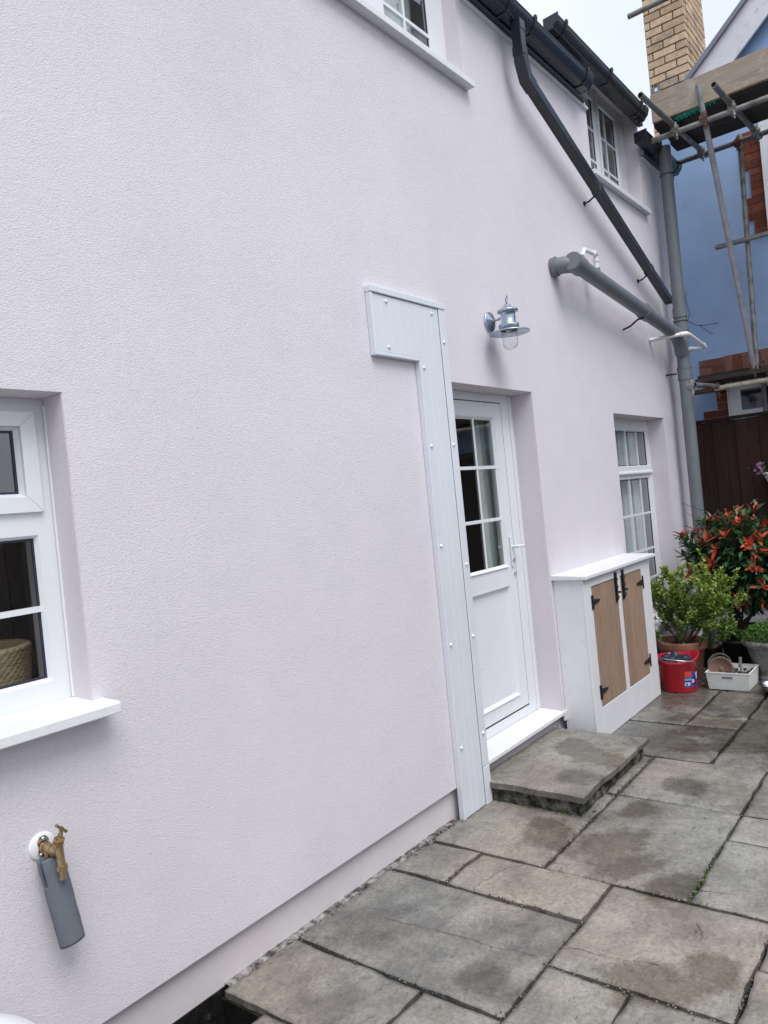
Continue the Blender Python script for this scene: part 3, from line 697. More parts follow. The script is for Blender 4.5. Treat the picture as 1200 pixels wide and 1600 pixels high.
def curtain(x0, x1, z0, z1, y, par, mat=M_curt, amp=.02, wl=.07):
    c = MB(); n = int((x1-x0)/.008); vs = []
    for i in range(n+1):
        x = x0+(x1-x0)*i/n; dy = amp*math.sin(x/wl*6.28+math.sin(x*9)*1.5)+amp*.5*math.sin(x/wl*15)
        vs += [(x, y+dy, z0), (x, y+dy*.8, z1)]
    c.add(vs, [(2*i, 2*i+2, 2*i+3, 2*i+1) for i in range(n)], 0, True)
    return c.build('curtain', mat, par)
# ground floor, left
w1 = window(.10, 1.221, 1.112, 2.06, .12, [(.20, 1.135, 1.756, 1.968), (.17, 1.165, 1.183, 1.635)], [((), ()), ((), (1.407,))], sash=[(.14, 1.185, 1.705, 2.015)])
tag(w1, 'window with a fanlight over a larger pane and one white glazing bar')
sl = MB(); sl.prism([(.118, 1.118), (-.085, 1.112), (-.09, 1.106), (-.09, 1.078), (-.06, 1.072), (.118, 1.085)], 'x', .02, 1.258); sl.build('sill', M_sill, w1, bevel=.003)
cal = MB()
pts = [(1.2205, .112 + noise.noise(Vector((0, 0, z*.4)))*.002, 1.12+z*.0235) for z in range(40)]
cal.tube(pts, .006, 6); cal.build('sealant', M_sill, w1)
# ground floor, right
cols = [5.87+.27*k for k in range(1, 4)]
w3 = window(5.75, 6.98, .42, 2.16, .15, [(5.86, 6.925, 1.742, 2.06), (5.87, 6.90, .52, 1.64)], [(cols, ()), (cols, (.74, 1.0, 1.32))], sash=[])
tag(w3, 'tall narrow looking window with small white leaded style grid and net curtains')
tb = MB(); tb.tube([(5.81, .145, 1.685), (6.95, .145, 1.685)], .018, 10); tb.build('transom', M_upvc, w3)
curtain(5.85, 6.93, .45, 2.1, .27, w3)
sl = MB(); sl.prism([(.148, .425), (-.06, .412), (-.06, .375), (.148, .385)], 'x', 5.70, 7.03); sl.build('sill', M_sill, w3, bevel=.003)
# first floor, left
w4 = window(2.535, 3.885, 4.03, 4.95, .09, [(2.68, 3.14, 4.15, 4.85), (3.28, 3.735, 4.15, 4.85)], [((2.91,), (4.265, 4.55)), ((3.485,), (4.265, 4.55))], sash=[])
tag(w4, 'upper window above the pipe boxing, twin casements with white grid')
sl = MB(); sl.prism([(.088, 4.04), (-.055, 4.022), (-.055, 3.985), (.088, 3.99)], 'x', 2.47, 3.925); sl.build('sill', M_sill, w4, bevel=.003)
curtain(2.62, 2.85, 4.1, 4.9, .25, w4, amp=.015); curtain(3.50, 3.80, 4.1, 4.9, .25, w4, amp=.015)
# first floor, right
w5 = window(5.79, 6.98, 4.06, 4.95, .12, [(5.88, 6.29, 4.17, 4.85), (6.385, 6.79, 4.18, 4.85)], [((6.09,), (4.31, 4.58)), ((6.55,), (4.31, 4.58))], sash=[])
tag(w5, 'upper window by the scaffolding, twin casements with white grid and curtains')
sl = MB(); sl.prism([(.118, 4.065), (-.05, 4.05), (-.05, 4.012), (.118, 4.02)], 'x', 5.74, 7.05); sl.build('sill', M_sill, w5, bevel=.003)
curtain(5.85, 6.05, 4.1, 4.9, .27, w5); curtain(6.52, 6.9, 4.1, 4.9, .27, w5)
mul = MB(); mul.box(6.335, 6.365, .105, .119, 4.06, 4.95); mul.build('mullion', M_upvc, w5, bevel=.003)

# door
yd = .15
df = MB()
X0, X1 = 3.42, 4.38
df.box(4.232, X1, yd, yd+.06, .215, 2.245); df.box(X0, 3.50, yd, yd+.06, .215, 2.245); df.box(3.50, 4.232, yd, yd+.06, 2.192, 2.245); df.box(3.50, 4.232, yd, yd+.06, .215, .272)
df.box(4.325, 4.345, yd-.008, yd, .215, 2.24)
door = df.build('door', M_upvc, H, bevel=.003)
tag(door, 'white half glazed back door with a white grid and lower panel')
lf = MB()
gx0, gx1, gz0, gz1 = 3.63, 4.125, 1.165, 2.095
lx0, lx1, lz0, lz1 = 3.506, 4.226, .282, 2.186
px0, px1, pz0, pz1 = 3.63, 4.115, .368, 1.046
for (a, b_, c, d) in ((lx0, gx0, lz0, lz1), (gx1, lx1, lz0, lz1), (gx0, gx1, gz1, lz1), (gx0, gx1, pz1, gz0), (gx0, gx1, lz0, pz0), (px1, gx1, pz0, pz1)):
    lf.box(a, b_, yd-.001, yd+.05, c, d)
lf.box(px0, px1, yd+.012, yd+.04, pz0, pz1)
for (a, b_, c, d) in ((gx0, gx1, gz0, gz1), (px0, px1, pz0, pz1)):
    y0, y1 = yd-.010, yd+.012
    e = .016
    lf.add([(a,y0,c),(b_,y0,c),(b_-e,y1,c+e),(a+e,y1,c+e)], [(0,1,2,3)]); lf.add([(b_,y0,c),(b_,y0,d),(b_-e,y1,d-e),(b_-e,y1,c+e)], [(0,1,2,3)])
    lf.add([(b_,y0,d),(a,y0,d),(a+e,y1,d-e),(b_-e,y1,d-e)], [(0,1,2,3)]); lf.add([(a,y0,d),(a,y0,c),(a+e,y1,c+e),(a+e,y1,d-e)], [(0,1,2,3)])
lf.build('leaf', M_upvc, door, bevel=.0015)
dg = MB(); dg.box(3.500, 4.232, yd+.02, yd+.03, .273, 2.191); 
dgap = MB(); dgap.frame(3.5005, 4.2315, .2725, 2.1915, .007, yd+.0008, yd+.05); dgap.build('seal', M_seal, door)  # dark seal set forward, its colour also stands for the gap's shade
g_ = MB(); g_.add([(gx0,yd+.012,gz0),(gx1,yd+.012,gz0),(gx1,yd+.012,gz1),(gx0,yd+.012,gz1)], [(0,1,2,3)]); g_.build('pane', M_glass, door)
b2 = MB(); b2.box(3.877, 3.893, yd+.004, yd+.011, gz0+.01, gz1-.01)
for z in (1.467, 1.788): b2.box(gx0+.01, gx1-.01, yd+.003, yd+.010, z-.010, z+.010)
b2.build('glazing_bar', M_upvc, door, bevel=.002)
hd = MB(); hd.box(4.168, 4.194, yd-.014, yd-.004, 1.16, 1.35); hd.tube([(4.181, yd-.012, 1.285), (4.181, yd-.055, 1.285), (4.19, yd-.060, 1.285), (4.245, yd-.060, 1.283)], .009, 10)
hd.build('handle', M_upvc, door, bevel=.003)
lk = MB(); lk.tube([(4.181, yd-.013, 1.20), (4.181, yd-.022, 1.20)], .011, 14); lk.tube([(4.20, yd-.005, 1.115), (4.20, yd-.014, 1.115)], .009, 12); build_each(lk, 'lock', M_steel, door)
th = MB(); th.prism([(yd+.03, .214), (-.004, .205), (-.012, .200), (-.012, .178), (.03, .172), (yd+.03, .18)], 'x', 3.425, 4.378); th.build('sill', M_sill, door, bevel=.003)
dsh = MB(); dsh.box(3.43, 4.375, .02, .1, .155, .172); dsh.build('sill_packer', M_black, door)
flp = MB(); flp.box(4.381, 4.46, -.014, .0, .14, .20); flp.build('corner_bead', M_reveal, H, bevel=.003)
# pale folds added inside the door for the grey reflection in its right panes
curtain(4.07, 4.37, .9, 2.16, .27, door, M_curt, .012)

# ---------------------------------------------------------------- pipe boxing
bxg = thing('pipe_boxing', (3.10, 0, 0), 'white plastic tongue and groove pipe boxing with a flag shaped head left of the door', 'pipe cover')
def boards(mb, x0, x1, z0, z1, y=-.048):
    mb.box(x0, x1, y, -.001, z0, z1)
pb = MB()
pb.prism([(3.130, .004), (3.327, .004), (3.327, 2.612), (2.780, 2.612), (2.780, 2.337), (3.130, 2.337)], 'y', -.029, -.0015)
pb.build('panel', M_clad, bxg, bevel=.004)
for x, zb in ((3.200, .006), (3.250, .006), (2.845, 2.36), (2.912, 2.36), (2.982, 2.36), (3.052, 2.36), (3.122, 2.36)):
    gr = MB(); gr.box(x-.0018, x+.0018, -.0312, -.0285, zb, 2.602); gr.build('board_bead', M_upvc, bxg)
for q in ((3.3295, 3.389, -.034, -.001, .20, 2.614), (3.3295, 3.389, -.036, -.001, .002, .198), (2.760, 3.388, -.038, -.001, 2.6145, 2.645), (2.762, 2.7795, -.033, -.001, 2.320, 2.6140), (2.780, 3.112, -.033, -.001, 2.320, 2.3365), (3.1125, 3.1295, -.033, -.001, .003, 2.3365)):
    tm = MB(); tm.box(*q); tm.build('edge_trim', M_clad, bxg, bevel=.003)
gp_ = MB(); gp_.box(3.3272, 3.3293, -.028, -.01, .01, 2.61); gp_.build('shadow_gap', M_seal, bxg)  # dark strip laid in the seam, the seam's shade put into its colour
cc = [(3.345,2.44),(3.342,1.90),(3.352,1.27),(3.348,.89),(3.352,.375),(3.143,2.29),(3.142,1.893),(3.138,1.388),(3.138,.886),(3.142,.36),(2.875,2.585),(3.26,2.58),(2.865,2.365)]
cp = None
for (x, z) in cc:
    y = -.034 if x > 3.33 else -.029; x += .006
    if cp is None:
        c_ = MB(); c_.lathe([(.0095, 0), (.0095, .003), (.008, .006), (.005, .008), (.0005, .009)], Matrix.Rotation(R(90), 4, 'X'), 14); cp = c_.build('screw_cap', M_upvc); o = cp
    else: o = cp.copy(); COL.objects.link(o)
    o.parent = bxg; o.location = Vector((x, y, z)) - bxg.location

# ---------------------------------------------------------------- wall lamp
lx, ly, lz = 3.90, -.135, 2.55
lamp = thing('wall_lamp', (3.915, 0, 2.63), 'galvanised steel fisherman style wall lantern with clear glass above the door', 'wall lamp')
c_ = MB(); MXY = Matrix.Translation((3.915, 0, 2.628)) @ Matrix.Rotation(R(90), 4, 'X')
c_.lathe([(.0005, .032), (.012, .032), (.015, .026), (.024, .026), (.027, .021), (.040, .020), (.044, .014), (.056, .013), (.060, .008), (.060, 0)], MXY, 32); c_.build('back_plate', M_galv, lamp)
c_ = MB(); c_.tube([(3.915, -.02, 2.628), (3.912, -.06, 2.628), (3.902, -.11, 2.634)], .007, 10); c_.build('arm', M_galv, lamp)
T = Matrix.Translation((lx, ly, lz))
c_ = MB(); c_.lathe([(.0005, .158), (.006, .158), (.008, .150), (.018, .146), (.022, .138), (.040, .124), (.058, .116), (.060, .112), (.060, .104), (.056, .102), (.044, .100), (.042, .098), (.042, .040), (.048, .036), (.056, .034), (.058, .030), (.058, .014), (.054, .010), (.052, .006)], T, 36)
c_.build('body', M_galv, lamp)
c_ = MB(); c_.lathe([(.050, .010), (.054, .004), (.112, -.010), (.116, -.014), (.116, -.018), (.112, -.017), (.05, -.003)], T, 44); c_.build('shade', M_galv, lamp)
c_ = MB(); rp = [(lx + .011*math.cos(a), ly, lz+.178+.020*math.sin(a)) for a in [2*math.pi*k/16 for k in range(17)]]; c_.tube(rp, .0035, 8, cap=False); c_.build('ring', M_galv, lamp)
c_ = MB(); c_.lathe([(.044, -.004), (.044, -.070), (.042, -.085), (.035, -.100), (.024, -.110), (.010, -.115), (.0005, -.116)], T, 32); c_.build('glass', M_lampglass, lamp)
c_ = MB(); c_.lathe([(.018, .0), (.018, -.022), (.012, -.026), (.0005, -.027)], T, 18); c_.build('lamp_holder', M_whitepipe, lamp)

# ---------------------------------------------------------------- grey soil pipe
SX, SY = 7.25, -.145
sp = thing('soil_pipe', (SX, SY, 0), 'grey plastic soil stack in the corner with a branch pipe running across the wall', 'soil pipe')
c_ = MB(); c_.tube([(SX, SY, 0), (SX, SY, 2.72)], .055, 24); c_.tube([(SX+.03, SY, 2.98), (SX+.03, SY, 4.66)], .055, 24); c_.tube([(SX, SY, 2.70), (SX+.01, SY, 2.85), (SX+.03, SY, 3.0)], .056, 24); c_.build('stack', M_soil, sp)
c_ = MB()
for (a, b_, r) in ((2.50, 2.62, .063), (2.95, 3.03, .064), (3.08, 3.17, .063), (2.60, 2.605, .067), (3.045, 3.055, .068)): c_.tube([(SX+(.03 if a > 2.9 else 0), SY, a), (SX+(.03 if a > 2.9 else 0), SY, b_)], r, 26)
build_each(c_, 'socket', M_soil, sp, bevel=.003)
br0 = Vector((4.93, -.15, 3.125)); br1 = Vector((6.95, -.16, 2.905))
c_ = MB(); c_.tube([br0, br1, (7.08, -.155, 2.88), (7.17, -.15, 2.82), (7.22, -.147, 2.74)], [.055, .055, .057, .059, .06], 24); c_.build('branch', M_soil, sp)
c_ = MB(); d = (br1-br0).normalized()
c_.tube([br0 - d*.06, br0 + d*.07], .065, 28); c_.tube([br0 - d*.068, br0 - d*.058], .058, 28)
c_.tube([br0 + d*1.28, br0 + d*1.4], .063, 26); c_.tube([br1 - d*.02, br1 + d*.09], .064, 26)
c_.tube([br0 + d*.01, (4.89, -.08, 3.13), (4.88, .0, 3.13)], [.056, .057, .057], 24); c_.tube([(4.88, -.035, 3.13), (4.88, .0, 3.13)], .066, 26)
build_each(c_, 'pipe_fitting', M_soil, sp)
for (x, z) in ((6.17, 2.99),):
    c_ = MB(); c_.tube([(x-.02, .0, z-.13), (x-.02, -.06, z-.115), (x+.0, -.12, z-.07), (x+.02, -.16, z-.065)], .008, 8); c_.build('bracket', M_iron, sp)
c_ = MB(); c_.tube([(7.16, 0, 2.56), (7.17, -.06, 2.56), (7.19, -.09, 2.56)], .008, 8); c_.tube([(SX+.058*math.cos(a), SY+.058*math.sin(a), 2.56) for a in [2*math.pi*k/20 for k in range(21)]], .004, 6, cap=False); c_.tube([(SX+.03+.057*math.cos(a), SY+.057*math.sin(a), 4.40) for a in [2*math.pi*k/20 for k in range(21)]], .005, 6, cap=False); c_.build('bracket', M_iron, sp)
# white overflow pipes
wp = MB(); wp.tube([(5.05, -.15, 3.20), (5.20, -.11, 3.29), (5.40, -.10, 3.305), (5.43, -.10, 3.295), (5.435, -.10, 3.27), (5.43, -.10, 3.19)], .0165, 12)
wo_ = wp.build('waste_pipe', M_whitepipe); tag(wo_, 'short white bent waste pipe above the capped end of the grey branch pipe', 'waste pipe')
b2 = MB(); b2.tube([(5.38, -.11, 3.305), (5.435, -.10, 3.305)], .022, 12); b2.tube([(5.432, -.10, 3.28), (5.432, -.10, 3.25)], .021, 12); b2.build('elbow', M_whitepipe, wo_)
b2 = MB(); b2.tube([(5.43, -.10, 3.20), (5.43, -.11, 3.13)], .025, 12); b2.build('boss', M_soil, wo_)
wp = MB(); wp.tube([(6.78, .0, 2.845), (6.95, -.25, 2.868), (6.985, -.275, 2.868), (7.02, -.28, 2.862), (7.44, -.285, 2.815), (7.47, -.28, 2.80), (7.46, -.26, 2.79), (7.24, -.20, 2.775)], .0175, 12)
wo_ = wp.build('waste_pipe', M_whitepipe); tag(wo_, 'long white waste pipe elbowing from the wall around the grey soil stack', 'waste pipe')
b2 = MB(); b2.tube([(6.93, -.222, 2.866), (6.975, -.275, 2.868)], .022, 12); b2.tube([(7.42, -.285, 2.818), (7.475, -.285, 2.80)], .022, 12); b2.build('elbow', M_whitepipe, wo_)
cb = MB(); cb.tube([(7.31, -.21, 3.03), (7.5, -.22, 3.02), (7.75, -.24, 3.05), (8.15, -.26, 3.12)], .0032, 6); cb.tube([(7.31, -.2, 3.04), (7.34, -.215, 3.12), (7.33, -.2, 3.2), (7.3, -.2, 3.26), (7.31,-.215,3.3)], .003, 6); cb.tube([(7.6, -.225, 3.03), (7.8, -.27, 2.97), (7.95, -.26, 2.99)], .0028, 6)
tag(cb.build('cable', M_iron), 'thin black cable looping off the grey soil pipe towards the blue wall', 'cable')

# ---------------------------------------------------------------- outside tap
tp = thing('outside_tap', (1.02, 0, .75), 'brass outside tap on a white round wall plate', 'tap')
c_ = MB(); c_.lathe([(.0005, .008), (.034, .008), (.0385, .004), (.0385, 0)], Matrix.Translation((1.02, 0, .752)) @ Matrix.Rotation(R(90), 4, 'X'), 36); c_.build('wall_plate', M_whitepipe, tp)
c_ = MB(); c_.prism([(1.003,.735),(1.012,.722),(1.028,.722),(1.037,.735),(1.034,.752),(1.037,.77),(1.028,.783),(1.012,.783),(1.003,.77),(1.006,.752)], 'y', -.012, -.008)
for (x, z) in ((1.02, .776), (1.011, .733)): c_.lathe([(.0005,.006),(.005,.005),(.006,0)], Matrix.Translation((x, -.012, z)) @ Matrix.Rotation(R(90), 4, 'X'), 12)
c_.build('flange', M_steel, tp)
c_ = MB()
c_.tube([(1.02, -.01, .752), (1.022, -.06, .752)], [.013, .0125], 16); c_.tube([(1.02, -.018, .752), (1.02, -.028, .752)], .0165, 8)
c_.lathe([(.0005,-.018),(.011,-.015),(.0165,-.005),(.0165,.006),(.012,.014)], Matrix.Translation((1.022, -.07, .755)), 20)
c_.tube([(1.022, -.07, .755), (1.023, -.088, .775), (1.024, -.094, .785)], [.013, .012, .0115], 16)
c_.tube([(1.023, -.088, .773), (1.024, -.093, .781)], .0155, 6); c_.tube([(1.0243, -.095, .786), (1.0247, -.0965, .790)], .0145, 18)
c_.tube([(1.024, -.094, .785), (1.026, -.103, .803)], [.0085, .007], 12); c_.tube([(1.026, -.103, .801), (1.027, -.108, .820)], [.006, .005], 10)
c_.tube([(1.0245, -.090, .768), (1.0255, -.094, .700)], [.0115, .0105], 16)
c_.tube([(1.0255, -.094, .716), (1.0255, -.094, .703)], .0155, 8); c_.tube([(1.0255, -.094, .702), (1.0255, -.094, .676)], .0088, 14)
c_.tube([(1.018, -.035, .748), (1.018, -.038, .715)], [.010, .009], 12)
c_.build('tap_body', M_brass, tp)
c_ = MB(); c_.tube([(1.013, -.110, .834), (1.019, -.109, .828), (1.027, -.108, .820), (1.035, -.107, .812), (1.042, -.106, .805)], [.0050, .0036, .0062, .0036, .0050], 10); c_.build('tap_handle', M_brass, tp)
c_ = MB(); n = 26; vs = []
ax0 = Vector((1.020, -.040, .732)); ax1 = Vector((1.041, -.078, .488)); dz = (ax1-ax0)
uu = dz.normalized().cross(Vector((0, 1, 0))).normalized(); vv = dz.normalized().cross(uu)
K = 30
for k in range(K+1):
    t_ = k/K; p = ax0.lerp(ax1, t_); r_ = .0355
    for j in range(n):
        a = 2*math.pi*j/n; cr_ = 1 + .05*noise.noise(Vector((math.cos(a)*1.5, math.sin(a)*1.5, t_*5))) + .018*noise.noise(Vector((math.cos(a)*5, math.sin(a)*5, t_*16)))
        vs.append(p + (uu*math.cos(a)*1.02 + vv*math.sin(a)*.74)*r_*cr_)
fs = []
for k in range(K):
    for j in range(n):
        a = 2*math.pi*(j+.5)/n; dirv = uu*math.cos(a)+vv*math.sin(a)
        if k < 9 and dirv.x < -.88: continue
        fs.append((k*n+j, k*n+(j+1) % n, (k+1)*n+(j+1) % n, (k+1)*n+j))
c_.add(vs, fs, 0, True)
lg = c_.build('pipe_lagging', M_lag); sm = lg.modifiers.new('s', 'SOLIDIFY'); sm.thickness = .008; sm.offset = -1
tag(lg, 'grey foam pipe lagging sleeve hanging under the brass tap', 'pipe lagging')

# white tub lid in the bottom left corner
c_ = MB(); c_.lathe([(.0005, .66), (.10, .658), (.20, .648), (.245, .632), (.262, .612), (.266, .60), (.262, .585), (.25, .58), (.245, .3), (.225, .02), (.0005, .02)], Matrix.Translation((.50, -.46, -.060)), 48)
tub = c_.build('water_tub', M_whitepipe); tag(tub, 'white plastic tub standing below the ground floor window', 'tub')

# ---------------------------------------------------------------- cupboard
cu = thing('meter_cupboard', (5.05, 0, 0), 'white wooden outdoor cupboard with two pale oak doors and black strap hinges', 'cupboard')
cx0, cx1, cy, cz = 4.42, 5.63, -.192, 1.035
c_ = MB()
c_.box(cx0, cx0+.02, cy, -.001, .0, cz); c_.box(cx1-.02, cx1, cy, -.001, .0, cz); c_.box(cx0+.02, cx1-.02, -.02, -.0015, .02, cz)
c_.box(cx0+.02, cx1-.02, cy+.02, -.02, .10, .12)
c_.build('carcass', M_white, cu, bevel=.002)
d1 = (4.535, 4.975); d2 = (5.035, 5.455); dz0, dz1 = .20, .975
c_ = MB()
yf = cy-.012
c_.box(cx0-.002, d1[0], yf, cy-.0005, .002, cz); c_.box(d2[1], cx1+.002, yf, cy-.0005, .002, cz); c_.box(d1[0], d2[1], yf, cy-.0005, .002, dz0); c_.box(d1[0], d2[1], yf, cy-.0005, dz1, cz); c_.box(d1[1], d2[0], yf, cy-.0005, dz0, dz1)
c_.build('face_frame', M_white, cu, bevel=.002)
c_ = MB(); c_.prism([(.0, 1.068), (-.235, 1.058), (-.235, 1.036), (.0, 1.036)], 'x', 4.395, 5.70); c_.build('top', M_white, cu, bevel=.003)
for k, (a, b_) in enumerate((d1, d2)):
    c_ = MB()
    nb = 3
    for q in range(nb):
        c_.box(a+.006+(b_-a-.012)*q/nb+.0004, a+.006+(b_-a-.012)*(q+1)/nb-.0004, yf+.002, cy+.012, dz0+.006, dz1-.006, .35+.3*random.random())
    dd = c_.build('door', M_oak, cu, bevel=.001)
    hx = a if k == 0 else b_; sg = 1 if k == 0 else -1
    for hz in (dz0+.10, dz1-.10):
        c_ = MB(); c_.box(hx-.012*sg-.008, hx-.012*sg+.008, yf-.005, yf-.0005, hz-.045, hz+.045)
        c_.prism([(hx-.004*sg, hz-.020), (hx-.004*sg, hz+.020), (hx+.105*sg, hz+.007), (hx+.112*sg, hz), (hx+.105*sg, hz-.007)] if sg > 0 else [(hx+.004, hz-.020), (hx-.105, hz-.007), (hx-.112, hz), (hx-.105, hz+.007), (hx+.004, hz+.020)], 'y', yf-.006, yf+.0015)
        c_.tube([(hx-.003*sg, yf-.007, hz-.045), (hx-.003*sg, yf-.007, hz+.045)], .005, 8)
        c_.build('hinge', M_iron, dd)
    bx_ = b_-.035 if k == 0 else a+.035
    c_ = MB(); c_.box(bx_-.014, bx_+.014, yf-.004, yf+.0015, dz1-.165, dz1+.012); c_.tube([(bx_, yf-.010, dz1-.15), (bx_, yf-.010, dz1+.035)], .0065, 10)
    for z in (dz1-.13, dz1-.06, dz1-.01): c_.box(bx_-.017, bx_+.017, yf-.016, yf-.003, z-.007, z+.007)
    c_.tube([(bx_, yf-.01, dz1-.095), (bx_, yf-.035, dz1-.095)], .007, 10)
    c_.box(bx_-.014, bx_+.014, yf-.012, yf-.0005, dz1+.016, dz1+.04)
    c_.build('bolt', M_iron, dd)

# ---------------------------------------------------------------- door step
stp = thing('door_step', (3.85, -.27, 0), 'stone door step, one flagstone slab laid on a mossy rubble base', 'step')
c_ = MB(); wetspots_b = wetspots; wetspots = [(3.9, -.40, .16), (4.05, -.20, .12), (3.6, -.45, .13), (3.95, -.28, .1)]
slab(c_, 3.372, 4.335, -.556, .045, .50, gap=.0, step=.012, zoff=.112, thick=.034, worn=1.35); wetspots = wetspots_b
c_.build('slab', M_stone, stp)
c_ = MB()
def rubble(x0, x1, y0, y1, z0, z1):
    n = 26
    for a, b_ in (((x0, y0), (x1, y0)), ((x1, y0), (x1, y1)), ((x0, y1), (x0, y0))):
        L_ = math.hypot(b_[0]-a[0], b_[1]-a[1]); m_ = int(L_/.012); vs = []; H_ = 8
        nx_, ny_ = (b_[1]-a[1])/L_, -(b_[0]-a[0])/L_
        for i in range(m_+1):
            for j in range(H_+1):
                t_ = i/m_; x = a[0]+(b_[0]-a[0])*t_; y = a[1]+(b_[1]-a[1])*t_; z = z0+(z1-z0)*j/H_
                q = noise.noise(Vector((x*14, y*14, z*30)))*.014 + noise.noise(Vector((x*40, y*40, z*60)))*.006
                if 0 < i < m_: vs.append((x+nx_*q, y+ny_*q, z))
                else: vs.append((x, y, z))
        c_.add(vs, [(i*(H_+1)+j, (i+1)*(H_+1)+j, (i+1)*(H_+1)+j+1, i*(H_+1)+j+1) for i in range(m_) for j in range(H_)], 0, False)
rubble(3.405, 4.305, -.525, .0, -.02, .080)
c_.box(3.42, 4.285, -.505, 0, -.02, .076)
c_.build('rubble_base', M_rubble, stp)

# ---------------------------------------------------------------- dark fence at the end, low painted wall
c_ = MB(); c_.box(7.90, 8.02, -3.9, .25, -.03, .40); c_.box(7.88, 8.04, -3.9, .25, .40, .43)
tag(c_.build('garden_wall', M_lilacwall, bevel=.006), 'low lilac grey painted wall behind the potted plants under the dark fence', 'wall')
fn = thing('timber_fence', (7.95, 0, .43), 'tall dark brown vertical board fence under the blue house', 'fence')
c_ = MB(); y = .15; k = 0
while y > -3.9:
    wd = .115; off = .0 if k % 2 else .012
    c_.box(7.93+off, 7.945+off, y-wd, y-.004, .44, 2.12+random.uniform(-.006, .006), random.random()); y -= .105; k += 1
c_.build('fence_boards', M_fence, fn, bevel=.002)
c_ = MB(); c_.box(7.915, 7.97, -3.9, .15, 2.127, 2.155); c_.build('capping', M_fence, fn, bevel=.003)
c_ = MB()
for y in (-1.8, -3.6): c_.box(7.96, 8.05, y-.05, y+.05, .43, 2.2)
c_.build('post', M_fence, fn)
# fence added out of view for the glass reflections and the low light
fn2 = thing('timber_fence', (2, -4.0, 0), 'plain brown board fence added out of view opposite the house for window reflections', 'fence')
c_ = MB(); x = -3.0
while x < 7.9: c_.box(x, x+.12, -4.02, -4.0 + random.choice((0, .01)), .0, 1.8, random.random()); x += .125
c_.build('fence_boards', woodmat('added_fence_wood', (.10, .08, .065), (.20, .165, .14), (12, 12, 1.2), .85), fn2)

# ---------------------------------------------------------------- blue neighbour house
NX = 8.2
nb_ = thing('blue_house', (NX, -2, 0), 'blue painted gabled house with red brick window surrounds behind the fence', 'house')
def verge(y): return 5.395 - .895*y if y > -2.6 else 5.395 + .895*2.6 + .895*(y+2.6)
c_ = MB()
pts = [(.2, 0), (.2, verge(.2)-.1), (-2.6, verge(-2.6)-.1), (-5.4, verge(-5.4)-.1), (-5.4, 0)]
c_.prism(pts, 'x', NX, NX+6); c_.build('wall', M_blue, nb_)
c_ = MB()
for s0, s1 in ((-.10, -2.6), (-5.4, -2.6)):
    c_ = MB(); c_.prism([(s0, verge(s0)-.03), (s1, verge(s1)-.03), (s1, verge(s1)-.40), (s0, verge(s0)-.40)] , 'x', NX-.12, NX-.09)
    c_.build('bargeboard', M_whiteboard, nb_)
c_ = MB()
for s0, s1 in ((-.02, -2.6), (-5.5, -2.6)):
    c_ = MB(); c_.prism([(s0, verge(s0)), (s1, verge(s1)), (s1, verge(s1)-.055), (s0, verge(s0)-.055)], 'x', NX-.16, NX+6)
    c_.build('roof', M_verge, nb_)
nroof = [o for o in nb_.children if o.name.startswith('roof')][0]
def bricks(mb, face, a0, a1, z0, z1, c0, c1, course=.083, ln=.235, soldier=False, mort=.012):
    """face 'x': wall facing -x at x=c0, courses along y; face 'y': facing -y at y=c0, along x"""
    if soldier:
        n = int(round((a1-a0)/.083)); w_ = (a1-a0)/n
        for i in range(n):
            p, q = a0+i*w_+mort/2, a0+(i+1)*w_-mort/2
            j = random.uniform(-.002, .002)
            mb.box(c0+j, c1, p, q, z0+mort/2, z1-mort/2, random.random())
        return
    rows = int(round((z1-z0)/course)); ch = (z1-z0)/rows
    for r_ in range(rows):
        x = a0 - (ln/2 if r_ % 2 else 0) + random.uniform(-.004, .004)
        while x < a1:
            p, q = max(a0, x)+mort/2, min(a1, x+ln)-mort/2
            if q - p > .02:
                j = random.uniform(-.002, .002); t_ = random.random()
                if face == 'x': mb.box(c0+j, c1, p, q, z0+r_*ch+mort/2, z0+(r_+1)*ch-mort/2, t_)
                else: mb.box(p, q, c0+j, c1, z0+r_*ch+mort/2, z0+(r_+1)*ch-mort/2, t_)
            x += ln
# chimney
c_ = MB()
bricks(c_, 'x', -.19, .225, 5.1, 7.4, 8.29, 8.40); bricks(c_, 'y', 8.402, 9.1, 5.1, 7.4, -.19, -.09, ln=.235)
chm = c_.build('chimney', M_buff, nroof, bevel=.004, seg=1)
core = MB(); core.box(8.302, 9.09, -.179, .219, 5.0, 7.41); core.build('chimney_core', M_mortar, nroof)
# quoins and brick bands: brick faces sit proud of the blue render
def quoin(ya, yb, z0, z1, mat=None):
    q_ = MB(); mo = MB()
    bricks(q_, 'x', ya, yb, z0, z1, NX-.018, NX+.01, course=.075); mo.box(NX-.010, NX+.01, ya+.001, yb-.001, z0+.001, z1-.001)
    o = q_.build('brick_quoin', mat or M_redbrick, nb_); mo.build('mortar', M_mortar2, o)
quoin(-.787, -.592, 4.533, 4.90); quoin(-.787, -.667, 4.262, 4.533); quoin(-.787, -.603, 4.037, 4.262); quoin(-.787, -.668, 3.86, 4.037)
quoin(-.280, -.172, 2.253, 2.54); quoin(-.280, -.032, 1.95, 2.253)
quoin(-.275, -.033, 2.54, 2.778, M_redflaky)
q_ = MB(); mo = MB(); bricks(q_, 'x', -1.6, -.28, 2.54, 2.785, NX-.018, NX+.01, soldier=True); mo.box(NX-.010, NX+.01, -1.6, -.28, 2.541, 2.784)
q_.build('brick_lintel', M_redflaky, nb_); mo.build('lintel_mortar', M_mortar2, nb_)
